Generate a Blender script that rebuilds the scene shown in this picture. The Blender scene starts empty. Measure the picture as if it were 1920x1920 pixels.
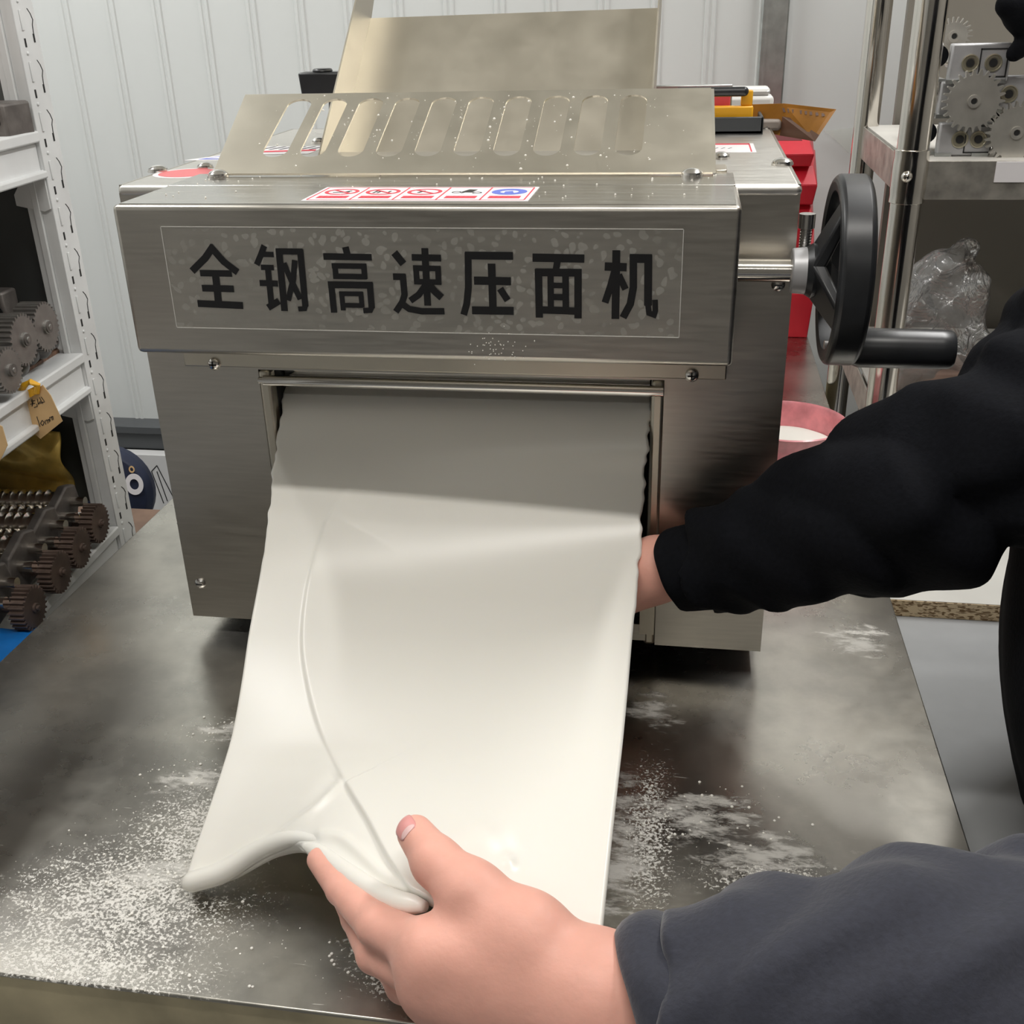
import bpy, bmesh, math, random
import numpy as np
from mathutils import Vector, Matrix
random.seed(7)
rng = np.random.default_rng(7)
SC = bpy.context.scene
COL = SC.collection
# ------------------------------------------------------------ camera
F = 2012.0
CAMZ = 0.53            # metres above the table top (z = 0)
def _n(v):
    v = np.array(v, float); return v/np.linalg.norm(v)
_Y = _n((353, -965, F)); _D = _n((115, 4240, F)); _D = _n(_D-_D.dot(_Y)*_Y); _X = np.cross(_D, _Y)
if _X[0] < 0: _X = -_X
R = np.array([_X, _Y, -_D])
cam = bpy.data.cameras.new('camera'); co = bpy.data.objects.new('camera', cam); COL.objects.link(co)
M = Matrix.Identity(4)
for i in range(3):
    M[i][0] = R[i][0]; M[i][1] = -R[i][1]; M[i][2] = -R[i][2]
M[2][3] = CAMZ
co.matrix_world = M
cam.sensor_width = 36; cam.lens = 36*F/1920; cam.clip_start = 0.02; cam.clip_end = 50
SC.camera = co
# ------------------------------------------------------------ world, lights, exposure
SC.view_settings.view_transform = 'Standard'; SC.view_settings.look = 'None'
SC.view_settings.gamma = 1; SC.view_settings.use_curve_mapping = False
SC.view_settings.exposure = 0.0
w = bpy.data.worlds.new('world'); SC.world = w; w.use_nodes = True
w.node_tree.nodes['Background'].inputs[0].default_value = (0.9, 0.95, 1, 1)
w.node_tree.nodes['Background'].inputs[1].default_value = 0.25
def area(name, loc, sx, sy, power, col=(1, .97, .92)):
    l = bpy.data.lights.new(name, 'AREA'); l.shape = 'RECTANGLE'; l.size = sx; l.size_y = sy
    l.energy = power; l.color = col
    o = bpy.data.objects.new(name, l); COL.objects.link(o); o.location = loc
    return o
area('tube_light_front', (-0.10, 0.12, 1.66), 1.2, 0.05, 15)
area('wall_fill_left', (-1.35, 1.3, 1.66), 0.08, 1.2, 21, (1, .99, .97))  # added fill that brightens the back wall, clear of the guard's reflection
area('wall_fill_right', (0.62, 1.45, 1.66), 0.08, 1.2, 26, (1, .99, .97))  # second added fill, for the smooth wall at the right
area('tube_light_rear_room', (0.0, -1.5, 1.66), 1.2, 0.10, 6)

# ------------------------------------------------------------ pixel -> point on a world plane
def ray(px, py): return R@np.array([(px-960)/F, (py-960)/F, 1.0])
_O = np.array([0, 0, CAMZ])
def ony(px, py, y): r = ray(px, py); return r*(y/r[1])+_O
def onx(px, py, x): r = ray(px, py); return r*(x/r[0])+_O
def onz(px, py, z): r = ray(px, py); return r*((z-CAMZ)/r[2])+_O
# ------------------------------------------------------------ materials
def mat(name, col, rough=.5, metal=0., **k):
    m = bpy.data.materials.new(name); m.use_nodes = True
    b = m.node_tree.nodes['Principled BSDF']
    b.inputs['Base Color'].default_value = (*col, 1); b.inputs['Roughness'].default_value = rough
    b.inputs['Metallic'].default_value = metal
    for a, v in k.items(): b.inputs[a.replace('_', ' ')].default_value = v
    return m
def NT(m): return m.node_tree.nodes, m.node_tree.links, m.node_tree.nodes['Principled BSDF']
def noisy(m, scale=20, amt=.15, bump=.0, stretch=(1, 1, 1), rough_amt=0., detail=4, bscale=None):
    """vary colour / roughness / relief with an object-space noise"""
    N, L, b = NT(m)
    tc = N.new('ShaderNodeTexCoord'); mp = N.new('ShaderNodeMapping'); mp.inputs['Scale'].default_value = stretch
    no = N.new('ShaderNodeTexNoise'); no.inputs['Scale'].default_value = scale; no.inputs['Detail'].default_value = detail
    L.new(tc.outputs['Object'], mp.inputs[0]); L.new(mp.outputs[0], no.inputs['Vector'])
    c = b.inputs['Base Color'].default_value[:]
    if amt:
        r = N.new('ShaderNodeMapRange'); r.inputs[1].default_value = .3; r.inputs[2].default_value = .7
        r.inputs[3].default_value = 1-amt; r.inputs[4].default_value = 1+amt
        L.new(no.outputs[0], r.inputs[0])
        mx = N.new('ShaderNodeVectorMath'); mx.operation = 'SCALE'; mx.inputs[0].default_value = c[:3]
        L.new(r.outputs[0], mx.inputs['Scale']); L.new(mx.outputs[0], b.inputs['Base Color'])
    if rough_amt:
        r = N.new('ShaderNodeMapRange'); q = b.inputs['Roughness'].default_value
        r.inputs[1].default_value = .3; r.inputs[2].default_value = .7
        r.inputs[3].default_value = q-rough_amt; r.inputs[4].default_value = q+rough_amt
        L.new(no.outputs[0], r.inputs[0]); L.new(r.outputs[0], b.inputs['Roughness'])
    if bump:
        bn = N.new('ShaderNodeTexNoise'); bn.inputs['Scale'].default_value = bscale or scale; bn.inputs['Detail'].default_value = detail
        L.new(mp.outputs[0], bn.inputs['Vector'])
        bp = N.new('ShaderNodeBump'); bp.inputs['Strength'].default_value = 1; bp.inputs['Distance'].default_value = bump
        L.new(bn.outputs[0], bp.inputs['Height']); L.new(bp.outputs[0], b.inputs['Normal'])
    return m
steel = noisy(mat('brushed_steel', (.50, .475, .43), .33, 1), 9, .06, .00006, (3, 3, 40), .04, 5)
steel_h = noisy(mat('brushed_steel_sheet', (.60, .56, .475), .38, 1), 9, .03, 0, (3, 3, 3), .03, 5)
steel_top = noisy(mat('satin_steel_cover', (.56, .54, .50), .24, 1), 7, .08, .00005, (2, 30, 30), .05, 5)
chrome = mat('chrome', (.78, .76, .73), .10, 1)
chrome_post = noisy(mat('polished_tube', (.72, .69, .64), .14, 1), 30, .08, 0, (1, 1, .3), .04)
galv = noisy(mat('galvanised_steel', (.55, .57, .56), .38, 1), 40, .15)
screw_m = mat('screw_steel', (.75, .73, .70), .2, 1)
cover_m = noisy(mat('lit_steel_cover', (.68, .66, .62), .40, 1), 9, .06, .00005, (3, 30, 30), .05, 5)  # brighter steel: light caught by the body top is put into its colour
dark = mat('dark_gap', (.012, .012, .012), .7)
black_p = noisy(mat('black_plastic', (.016, .017, .019), .34), 60, .2, .00005)
wallm = noisy(mat('painted_panel', (.70, .72, .71), .42), 3, .03)
white_p = noisy(mat('white_enamel', (.72, .73, .73), .35), 14, .08, .0001)
dark_panel = noisy(mat('dark_grey_panel', (.075, .08, .078), .6), 5, .15)
taupe = noisy(mat('taupe_sheet', (.19, .175, .15), .45), 4, .08)
floor_m = noisy(mat('grey_floor', (.50, .51, .53), .5), 6, .04)
ceil_m = mat('ceiling_paint', (.80, .78, .72), .6)
rearwall_m = mat('rear_room_paint', (.27, .26, .24), .6)
dough_m = mat('dough', (.82, .80, .74), .34, 0, Subsurface_Weight=.12, Subsurface_Scale=.006)
NT(dough_m)[2].inputs['Subsurface Radius'].default_value = (1, .8, .5)
NT(dough_m)[2].inputs['Specular IOR Level'].default_value = .55
skin_m = mat('skin', (.80, .42, .335), .48, 0, Subsurface_Weight=.2, Subsurface_Scale=.004)
NT(skin_m)[2].inputs['Subsurface Radius'].default_value = (1, .35, .2)
noisy(skin_m, 45, .05, .0003, bscale=160)
NT(skin_m)[2].inputs['Specular IOR Level'].default_value = .3
nail_m = mat('nail', (.74, .33, .31), .3)
lun_m = mat('nail_moon', (.78, .52, .50), .3)
cloth = noisy(mat('black_cloth', (.0045, .005, .007), .9, 0, Specular_IOR_Level=.12), 300, .2, .0004, bscale=350)
cloth_lit = noisy(mat('black_cloth_lit', (.024, .026, .041), .8, 0, Sheen_Weight=.28, Sheen_Roughness=.5), 300, .15, .0004, bscale=350)  # same black jacket; stronger light on the near sleeve is put into the colour
trouser = mat('dark_trouser', (.03, .032, .04), .9)
shoe_m = mat('shoe_rubber', (.03, .03, .03), .6)
red_m = noisy(mat('red_plastic', (.62, .012, .03), .4), 20, .06)
yellow_m = mat('yellow_plastic', (.85, .42, .01), .35)
white_s = mat('white_sticker', (.80, .78, .80), .4)
red_ink = mat('red_ink', (.65, .05, .08), .5)
pink_ink = mat('pink_ink', (.70, .16, .17), .45)
blue_ink = mat('blue_ink', (.12, .17, .60), .5)
black_ink = mat('black_ink', (.006, .006, .007), .38)
iron = noisy(mat('cast_iron', (.15, .135, .125), .55, .5), 60, .25, .0004)
rust = noisy(mat('rusty_gear', (.125, .088, .072), .5, .4), 40, .4, .0003)
gear_m = noisy(mat('gear_steel', (.30, .29, .275), .4, .8), 60, .15)
gear_b = noisy(mat('machined_gear', (.62, .60, .55), .33, .7), 50, .1)
ring_m = mat('ring_roller_steel', (.80, .76, .70), .2, 1)
alu = noisy(mat('aluminium_block', (.44, .44, .45), .42, .35), 50, .1)
brass = mat('bearing_brass', (.45, .42, .32), .35, .8)
wood = noisy(mat('worn_board', (.20, .115, .075), .6), 25, .35, .0004, (1, 6, 1))
paper_t = noisy(mat('kraft_tag', (.70, .46, .22), .6), 40, .06)
orange_t = mat('orange_clip', (.80, .42, .02), .35)
gold = noisy(mat('gold_cloth', (.62, .42, .10), .38, .3), 22, .5, .004)
navy = noisy(mat('navy_fabric', (.012, .018, .045), .6), 30, .2)
blue_m = noisy(mat('blue_tarp', (.01, .17, .55), .45), 30, .15, .001)
flour_m = mat('flour', (.88, .86, .80), .9)
cable_m = mat('grey_cable', (.17, .17, .16), .5)
carton = mat('white_carton', (.62, .62, .62), .6)
mel = noisy(mat('white_melamine', (.66, .65, .61), .45), 10, .06)
greyp = noisy(mat('grey_laminate', (.36, .37, .38), .5), 40, .03)
film = mat('clear_film', (.9, .9, .9), .12)
NT(film)[2].inputs['Alpha'].default_value = .28
film2 = mat('faint_film', (.7, .72, .66), .3)
NT(film2)[2].inputs['Alpha'].default_value = .25
# chipboard edge
chip = mat('chipboard', (.42, .30, .17), .8); N, L, b = NT(chip)
tc = N.new('ShaderNodeTexCoord'); mp = N.new('ShaderNodeMapping'); mp.inputs['Scale'].default_value = (1, 1, 3)
vo = N.new('ShaderNodeTexVoronoi'); vo.inputs['Scale'].default_value = 220
cr = N.new('ShaderNodeValToRGB'); e = cr.color_ramp.elements
e[0].color = (.20, .12, .055, 1); e[1].color = (.72, .57, .37, 1); e[0].position = .15; e[1].position = .6
sp = N.new('ShaderNodeSeparateColor')
L.new(tc.outputs['Object'], mp.inputs[0]); L.new(mp.outputs[0], vo.inputs['Vector'])
L.new(vo.outputs['Color'], sp.inputs[0]); L.new(sp.outputs[0], cr.inputs[0]); L.new(cr.outputs[0], b.inputs['Base Color'])
# amber acrylic sheet with a printed word and a dark smoked corner
amber = noisy(mat('amber_sheet', (.36, .155, .022), .35), 30, .25, 0, (1, 1, 1))
amber_d = mat('brown_print', (.13, .065, .04), .4)
grey_clip = mat('grey_clip', (.28, .24, .21), .5)
# pink translucent plastic
pink = mat('pink_plastic', (.95, .36, .40), .25, 0)
NT(pink)[2].inputs['Alpha'].default_value = .72
noisy(pink, 60, .22)
magenta = mat('magenta_plastic', (.75, .04, .22), .25)
# steel table top with flour dusting
table_m = mat('steel_table_top', (.50, .48, .44), .27, 1)
def table_nodes():
    N, L, b = NT(table_m)
    tc = N.new('ShaderNodeTexCoord'); obj_c = tc.outputs['Object']
    def noise(scale, st=(1, 1, 1), rot=0, det=5, rg=.5):
        mp = N.new('ShaderNodeMapping'); mp.inputs['Scale'].default_value = st; mp.inputs['Rotation'].default_value = (0, 0, rot)
        no = N.new('ShaderNodeTexNoise'); no.inputs['Scale'].default_value = scale; no.inputs['Detail'].default_value = det
        no.inputs['Roughness'].default_value = rg
        L.new(obj_c, mp.inputs[0]); L.new(mp.outputs[0], no.inputs['Vector']); return no.outputs[0]
    def mr(v, a, b_, c=0, d=1):
        r = N.new('ShaderNodeMapRange'); r.interpolation_type = 'SMOOTHSTEP'
        r.inputs[1].default_value = a; r.inputs[2].default_value = b_; r.inputs[3].default_value = c; r.inputs[4].default_value = d
        L.new(v, r.inputs[0]); return r.outputs[0]
    def m2(op, a, b_):
        n = N.new('ShaderNodeMath'); n.operation = op
        for i, v in enumerate((a, b_)):
            if isinstance(v, (int, float)): n.inputs[i].default_value = v
            else: L.new(v, n.inputs[i])
        return n.outputs[0]
    def blob(x, y, rx, ry, rot=0):
        mp = N.new('ShaderNodeMapping'); mp.vector_type = 'TEXTURE'
        mp.inputs['Location'].default_value = (x, y, 0); mp.inputs['Rotation'].default_value = (0, 0, rot)
        mp.inputs['Scale'].default_value = (rx, ry, 1)
        L.new(obj_c, mp.inputs[0])
        ln = N.new('ShaderNodeVectorMath'); ln.operation = 'LENGTH'
        sx = N.new('ShaderNodeVectorMath'); sx.operation = 'MULTIPLY'; sx.inputs[1].default_value = (1, 1, 0)
        L.new(mp.outputs[0], sx.inputs[0]); L.new(sx.outputs[0], ln.inputs[0])
        return mr(ln.outputs['Value'], 1.0, 0.0)
    def tot(l):
        o = l[0]
        for q in l[1:]: o = m2('MAXIMUM', o, q)
        return o
    # flour: grains (fine) where the blobs are, smears, scratches
    fine = noise(420, (1, 1, 1), 0, 3, .7)
    mid = noise(70, (1, 1.6, 1), .5, 6, .7)
    zone1 = tot([blob(*q) for q in FLOUR_GRAIN])
    zone2 = tot([blob(*q) for q in FLOUR_SMEAR])
    g = mr(m2('ADD', m2('MULTIPLY', fine, .75), m2('ADD', m2('MULTIPLY', mid, .35), m2('MULTIPLY', zone1, .17))), .665, .77)
    g = m2('MULTIPLY', g, mr(zone1, .05, .6))
    s = mr(m2('ADD', noise(26, (1, 3, 1), 1.2, 8, .75), m2('MULTIPLY', zone2, .22)), .60, .78)
    s = m2('MULTIPLY', s, mr(zone2, .02, .5))
    scr = mr(noise(60, (1, 22, 1), math.radians(-24), 2, .5), .71, .76)
    scr = m2('MULTIPLY', scr, mr(noise(9), .47, .60))
    scr2 = m2('MULTIPLY', mr(noise(40, (1, 18, 1), 0.04, 2, .5), .66, .74), blob(-.02, .60, .10, .20))
    fl = tot([m2('MULTIPLY', g, .85), m2('MULTIPLY', s, .62), m2('MULTIPLY', scr, .55), m2('MULTIPLY', scr2, .5)])
    # thin film of dried flour, mostly on the right
    haze = m2('MULTIPLY', mr(noise(10, det=6, rg=.65), .38, .62, .45, 1), tot([blob(.13, .75, .14, .55), blob(-.52, .95, .22, .5)]))
    fl = m2('MAXIMUM', fl, m2('MULTIPLY', haze, .22))
    mix = N.new('ShaderNodeMixShader'); d = N.new('ShaderNodeBsdfDiffuse'); d.inputs[0].default_value = (.85, .83, .78, 1)
    out = N['Material Output']
    L.new(fl, mix.inputs[0]); L.new(b.outputs[0], mix.inputs[1]); L.new(d.outputs[0], mix.inputs[2]); L.new(mix.outputs[0], out.inputs[0])
    big = noise(7, det=5)
    L.new(mr(m2('ADD', m2('MULTIPLY', big, .7), m2('MULTIPLY', noise(60), .3)), .35, .65, .25, .34), b.inputs['Roughness'])
    col = N.new('ShaderNodeMix'); col.data_type = 'RGBA'; col.inputs[6].default_value = (.37, .357, .325, 1); col.inputs[7].default_value = (.50, .48, .43, 1)
    L.new(mr(noise(12, det=6, rg=.6), .35, .65), col.inputs[0]); L.new(col.outputs[2], b.inputs['Base Color'])
    bp = N.new('ShaderNodeBump'); bp.inputs['Distance'].default_value = .0007; bp.inputs['Strength'].default_value = .5
    L.new(m2('ADD', m2('MULTIPLY', noise(3.5, det=2), .8), m2('MULTIPLY', fl, .25)), bp.inputs['Height']); L.new(bp.outputs[0], b.inputs['Normal'])
def _w(px, py): p = onz(px, py, 0); return float(p[0]), float(p[1])
FLOUR_GRAIN = [(*_w(230, 1690), .16, .11, .2), (*_w(380, 1560), .10, .10, 0), (*_w(150, 1800), .16, .06, -.1), (*_w(790, 1830), .10, .045, -.4),
               (*_w(1215, 1560), .035, .15, 0), (*_w(1480, 1660), .11, .04, 0)]
FLOUR_SMEAR = [(*_w(370, 1460), .06, .03, .4), (*_w(420, 1370), .05, .03, .2), (*_w(300, 1640), .06, .03, .3), (*_w(1330, 1530), .09, .05, 0),
               (*_w(1220, 1330), .05, .05, 0), (*_w(1600, 1200), .06, .06, 0), (*_w(1170, 1600), .03, .16, 0), (*_w(1440, 1600), .10, .05, .2)]
table_nodes()
# blotchy adhesive film on the name plate
plate_m = mat('name_plate_film', (.55, .54, .50), .35); N, L, b = NT(plate_m)
tc = N.new('ShaderNodeTexCoord')
n0 = N.new('ShaderNodeTexNoise'); n0.inputs['Scale'].default_value = 60
mixv = N.new('ShaderNodeVectorMath'); mixv.operation = 'MULTIPLY_ADD'; mixv.inputs[1].default_value = (.012,)*3
L.new(tc.outputs['Object'], n0.inputs['Vector']); L.new(n0.outputs['Color'], mixv.inputs[0]); L.new(tc.outputs['Object'], mixv.inputs[2])
vo = N.new('ShaderNodeTexVoronoi'); vo.inputs['Scale'].default_value = 140; vo.inputs['Randomness'].default_value = 1
L.new(mixv.outputs[0], vo.inputs['Vector'])
r1 = N.new('ShaderNodeMapRange'); r1.inputs[1].default_value = .40; r1.inputs[2].default_value = .34; r1.inputs[3].default_value = 0; r1.inputs[4].default_value = .17
L.new(vo.outputs['Distance'], r1.inputs[0])
n1 = N.new('ShaderNodeTexNoise'); n1.inputs['Scale'].default_value = 14; L.new(tc.outputs['Object'], n1.inputs['Vector'])
r2 = N.new('ShaderNodeMapRange'); r2.inputs[1].default_value = .38; r2.inputs[2].default_value = .58; r2.inputs[3].default_value = .15
L.new(n1.outputs[0], r2.inputs[0])
mm = N.new('ShaderNodeMath'); mm.operation = 'MULTIPLY'; L.new(r1.outputs[0], mm.inputs[0]); L.new(r2.outputs[0], mm.inputs[1])
ma = N.new('ShaderNodeMath'); ma.operation = 'ADD'; ma.inputs[1].default_value = .05; L.new(mm.outputs[0], ma.inputs[0])
L.new(ma.outputs[0], b.inputs['Alpha'])
# ------------------------------------------------------------ mesh builder
class MB:
    def __init__(s): s.v = []; s.f = []
    def add(s, vs, fs):
        o = len(s.v); s.v += [tuple(map(float, p)) for p in vs]; s.f += [tuple(i+o for i in f) for f in fs]; return s
    def box(s, a, b):
        x0, y0, z0 = a; x1, y1, z1 = b
        return s.hexa([(x0, y0, z0), (x1, y0, z0), (x1, y1, z0), (x0, y1, z0)], [(x0, y0, z1), (x1, y0, z1), (x1, y1, z1), (x0, y1, z1)])
    def hexa(s, lo, hi):
        return s.add(list(lo)+list(hi), [(3, 2, 1, 0), (4, 5, 6, 7), (0, 1, 5, 4), (1, 2, 6, 5), (2, 3, 7, 6), (3, 0, 4, 7)])
    def prism(s, pts, vec):
        n = len(pts); vec = np.array(vec, float)
        A = [np.array(p, float) for p in pts]; B = [p+vec for p in A]
        return s.add(A+B, [tuple(range(n-1, -1, -1)), tuple(range(n, 2*n))]+[(i, (i+1) % n, n+(i+1) % n, n+i) for i in range(n)])
    def lathe(s, prof, o, axis, n=24, cap=True):
        """prof: list of (distance along axis, radius)"""
        a = _n(axis); t = np.array([0, 0, 1.]) if abs(a[2]) < .9 else np.array([1., 0, 0])
        u = _n(np.cross(a, t)); v = np.cross(a, u); o = np.array(o, float); vs = []
        for d, r in prof:
            for k in range(n):
                q = 2*math.pi*k/n; vs.append(o+a*d+(u*math.cos(q)+v*math.sin(q))*r)
        fs = []
        for j in range(len(prof)-1):
            for k in range(n):
                fs.append((j*n+k, j*n+(k+1) % n, (j+1)*n+(k+1) % n, (j+1)*n+k))
        if cap: fs += [tuple(range(n-1, -1, -1)), tuple(range((len(prof)-1)*n, len(prof)*n))]
        return s.add(vs, fs)
    def cyl(s, p0, p1, r, r2=None, n=20):
        p0 = np.array(p0, float); p1 = np.array(p1, float); l = np.linalg.norm(p1-p0)
        return s.lathe([(0, r), (l, r if r2 is None else r2)], p0, p1-p0, n)
    def tube(s, pts, r, n=10):
        P = [np.array(p, float) for p in pts]; vs = []; rr = r if hasattr(r, '__len__') else [r]*len(P)
        ref = None
        for i, p in enumerate(P):
            d = _n(P[min(i+1, len(P)-1)]-P[max(i-1, 0)])
            if ref is None: ref = np.array([0, 0, 1.]) if abs(d[2]) < .8 else np.array([1., 0, 0])
            u = _n(np.cross(d, ref)); v = np.cross(d, u); ref = -np.cross(d, u)*-1 if False else ref
            for k in range(n):
                q = 2*math.pi*k/n; vs.append(p+(u*math.cos(q)+v*math.sin(q))*rr[i])
        m = len(P)
        fs = [(j*n+k, j*n+(k+1) % n, (j+1)*n+(k+1) % n, (j+1)*n+k) for j in range(m-1) for k in range(n)]
        return s.add(vs, fs+[tuple(range(n-1, -1, -1)), tuple(range((m-1)*n, m*n))])
    def ball(s, c, r, n=12, m=8, sc=(1, 1, 1)):
        vs = [(c[0], c[1], c[2]+r*sc[2])]
        for j in range(1, m):
            a = math.pi*j/m
            for k in range(n):
                q = 2*math.pi*k/n
                vs.append((c[0]+r*sc[0]*math.sin(a)*math.cos(q), c[1]+r*sc[1]*math.sin(a)*math.sin(q), c[2]+r*sc[2]*math.cos(a)))
        vs.append((c[0], c[1], c[2]-r*sc[2])); fs = [(0, 1+k, 1+(k+1) % n) for k in range(n)]
        for j in range(m-2):
            for k in range(n): fs.append((1+j*n+k, 1+(j+1)*n+k, 1+(j+1)*n+(k+1) % n, 1+j*n+(k+1) % n))
        l = len(vs)-1; fs += [(l, 1+(m-2)*n+(k+1) % n, 1+(m-2)*n+k) for k in range(n)]
        return s.add(vs, fs)
    def build(s, name, m, parent=None, bevel=0, smooth=True, seg=2, sub=0, angle=35):
        me = bpy.data.meshes.new(name); me.from_pydata(s.v, [], s.f)
        bm = bmesh.new(); bm.from_mesh(me); bmesh.ops.recalc_face_normals(bm, faces=bm.faces); bm.to_mesh(me); bm.free()
        me.materials.append(m)
        o = bpy.data.objects.new(name, me); COL.objects.link(o)
        if parent is not None: attach(o, parent)
        if bevel:
            bv = o.modifiers.new('bevel', 'BEVEL'); bv.width = bevel; bv.segments = seg; bv.limit_method = 'ANGLE'; bv.angle_limit = math.radians(30)
        if sub:
            sb = o.modifiers.new('sub', 'SUBSURF'); sb.levels = sub; sb.render_levels = sub
        if smooth:
            me.polygons.foreach_set('use_smooth', [True]*len(me.polygons))
            if not sub:
                me.update()
                try: me.set_sharp_from_angle(angle=math.radians(angle))
                except Exception: pass
        return o
WM = {}
def attach(o, parent):
    o.parent = parent
    # every transform of this scene is a pure translation when parts are attached
    p = parent; t = Vector((0, 0, 0))
    while p is not None:
        t += p.location; p = p.parent if p.parent and p.type == 'EMPTY' else None
    if parent.type == 'EMPTY': o.matrix_parent_inverse = Matrix.Translation(-Vector(parent.location))
def tag(o, label, cat, group=None, kind=None):
    o['label'] = label; o['category'] = cat
    if group: o['group'] = group
    if kind: o['kind'] = kind
    return o
def thing(name, label, cat, loc, group=None):
    o = bpy.data.objects.new(name, None); COL.objects.link(o); o.location = tuple(map(float, loc)); o.empty_display_size = .02
    return tag(o, label, cat, group)
def structure(o): o['kind'] = 'structure'; return o
def dup(root, loc, label, rot=0):
    r = root.copy(); COL.objects.link(r); r.location = tuple(map(float, loc)); r.rotation_euler = (0, 0, rot); r['label'] = label
    for ch in list(root.children):
        c = ch.copy(); COL.objects.link(c); c.parent = r; c.matrix_parent_inverse = ch.matrix_parent_inverse.copy()
        for g in list(ch.children):
            d = g.copy(); COL.objects.link(d); d.parent = c; d.matrix_parent_inverse = g.matrix_parent_inverse.copy()
    return r
# ------------------------------------------------------------ signed-distance surfaces (numpy surface nets)
def cap_d(P, a, b, ra, rb):
    a = np.array(a, float); b = np.array(b, float); ba = b-a; h = np.clip((P-a)@ba/(ba@ba), 0, 1)
    return np.linalg.norm(P-a-h[:, None]*ba, axis=1)-(ra+h*(rb-ra))
def ell_d(P, c, r):
    q = (P-np.array(c))/np.array(r); k = np.linalg.norm(q, axis=1); return (k-1)*min(r)
def smin(a, b, k):
    h = np.clip(.5+.5*(b-a)/k, 0, 1); return b+(a-b)*h-k*h*(1-h)
def sdf_mesh(f, lo, hi, h):
    lo = np.array(lo, float); n = np.ceil((np.array(hi)-lo)/h).astype(int)+1
    ax = [lo[i]+h*np.arange(n[i]) for i in range(3)]
    V = np.empty(n)
    for i in range(n[0]):
        g = np.stack(np.meshgrid(ax[0][i:i+1], ax[1], ax[2], indexing='ij'), -1).reshape(-1, 3)
        V[i] = f(g).reshape(n[1], n[2])
    s = V < 0; c = n-1
    cnt = np.zeros(c, int)
    for dx in (0, 1):
        for dy in (0, 1):
            for dz in (0, 1): cnt += s[dx:dx+c[0], dy:dy+c[1], dz:dz+c[2]]
    act = np.argwhere((cnt > 0) & (cnt < 8)); idx = -np.ones(c, int); idx[tuple(act.T)] = np.arange(len(act))
    acc = np.zeros((len(act), 3)); num = np.zeros(len(act))
    cs = [(x, y, z) for x in (0, 1) for y in (0, 1) for z in (0, 1)]
    for a in cs:
        for b_ in cs:
            d = np.subtract(b_, a)
            if d.sum() != 1 or (d < 0).any(): continue
            va = V[tuple((act+a).T)]; vb = V[tuple((act+b_).T)]; m = (va < 0) != (vb < 0)
            t = np.where(m, va/np.where(m, va-vb, 1), 0)
            acc += m[:, None]*(np.array(a)+t[:, None]*d); num += m
    pts = lo+(act+acc/num[:, None])*h
    F_ = []
    for k in range(3):
        u, v = [(1, 2), (2, 0), (0, 1)][k]
        a = [slice(None)]*3; b_ = [slice(None)]*3; a[k] = slice(0, n[k]-1); b_[k] = slice(1, n[k])
        S0 = s[tuple(a)]; S1 = s[tuple(b_)]; e = np.argwhere(S0 != S1)
        ok = (e[:, u] > 0) & (e[:, v] > 0) & (e[:, u] < n[u]-1) & (e[:, v] < n[v]-1); e = e[ok]
        fl = S0[tuple(e.T)]; q = []
        for du, dv in ((0, 0), (-1, 0), (-1, -1), (0, -1)):
            w_ = e.copy(); w_[:, u] += du; w_[:, v] += dv; q.append(idx[tuple(w_.T)])
        q = np.stack(q, 1); q[~fl] = q[~fl][:, ::-1]; F_.append(q)
    return pts, np.concatenate(F_)
def sdf_obj(name, pts, faces, m, parent=None, smooth_it=2, sub=0):
    me = bpy.data.meshes.new(name); me.from_pydata(pts.tolist(), [], faces.tolist()); me.materials.append(m)
    me.polygons.foreach_set('use_smooth', [True]*len(me.polygons))
    o = bpy.data.objects.new(name, me); COL.objects.link(o)
    if parent is not None: attach(o, parent)
    if smooth_it:
        sm = o.modifiers.new('smooth', 'SMOOTH'); sm.iterations = smooth_it; sm.factor = .5
    return o
# small reusable shapes
def round_head(mb, c, axis, r, h):
    prof = [(0, r), (h*.35, r*.97), (h*.7, r*.75), (h*.93, r*.4), (h, r*.05)]
    mb.lathe(prof, c, axis, 16)
def gear_pts(n, r, depth, sharp=.5):
    out = []
    for i in range(n):
        a = 2*math.pi*i/n; s = 2*math.pi/n
        for t, q in ((-.30, r-depth), (-.14*sharp*2, r), (.14*sharp*2, r), (.30, r-depth)): out.append((math.cos(a+t*s)*q, math.sin(a+t*s)*q))
    return out
# ============================================================ the room
XL, XR, YF, YB, ZF, ZC = -1.75, 1.35, -2.6, 2.25, -0.80, 1.72
structure(MB().box((XL-.1, YF-.1, ZF-.05), (XR+.1, YB+.1, ZF)).build('floor', floor_m, smooth=False))
structure(MB().box((XL-.1, YF-.1, ZC), (XR+.1, YB+.1, ZC+.05)).build('ceiling', ceil_m, smooth=False))
wb = structure(MB().box((XL-.1, YB, ZF), (XR+.1, YB+.05, ZC)).build('wall_back', wallm, smooth=False))
structure(MB().box((XL-.1, YF, ZF), (XL, YB, ZC)).build('wall_left', wallm, smooth=False))
structure(MB().box((XR, YF, ZF), (XR+.1, YB, ZC)).build('wall_right', rearwall_m, smooth=False))
structure(MB().box((XL-.1, YF-.1, ZF), (XR+.1, YF, ZC)).build('wall_front', rearwall_m, smooth=False))
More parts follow.
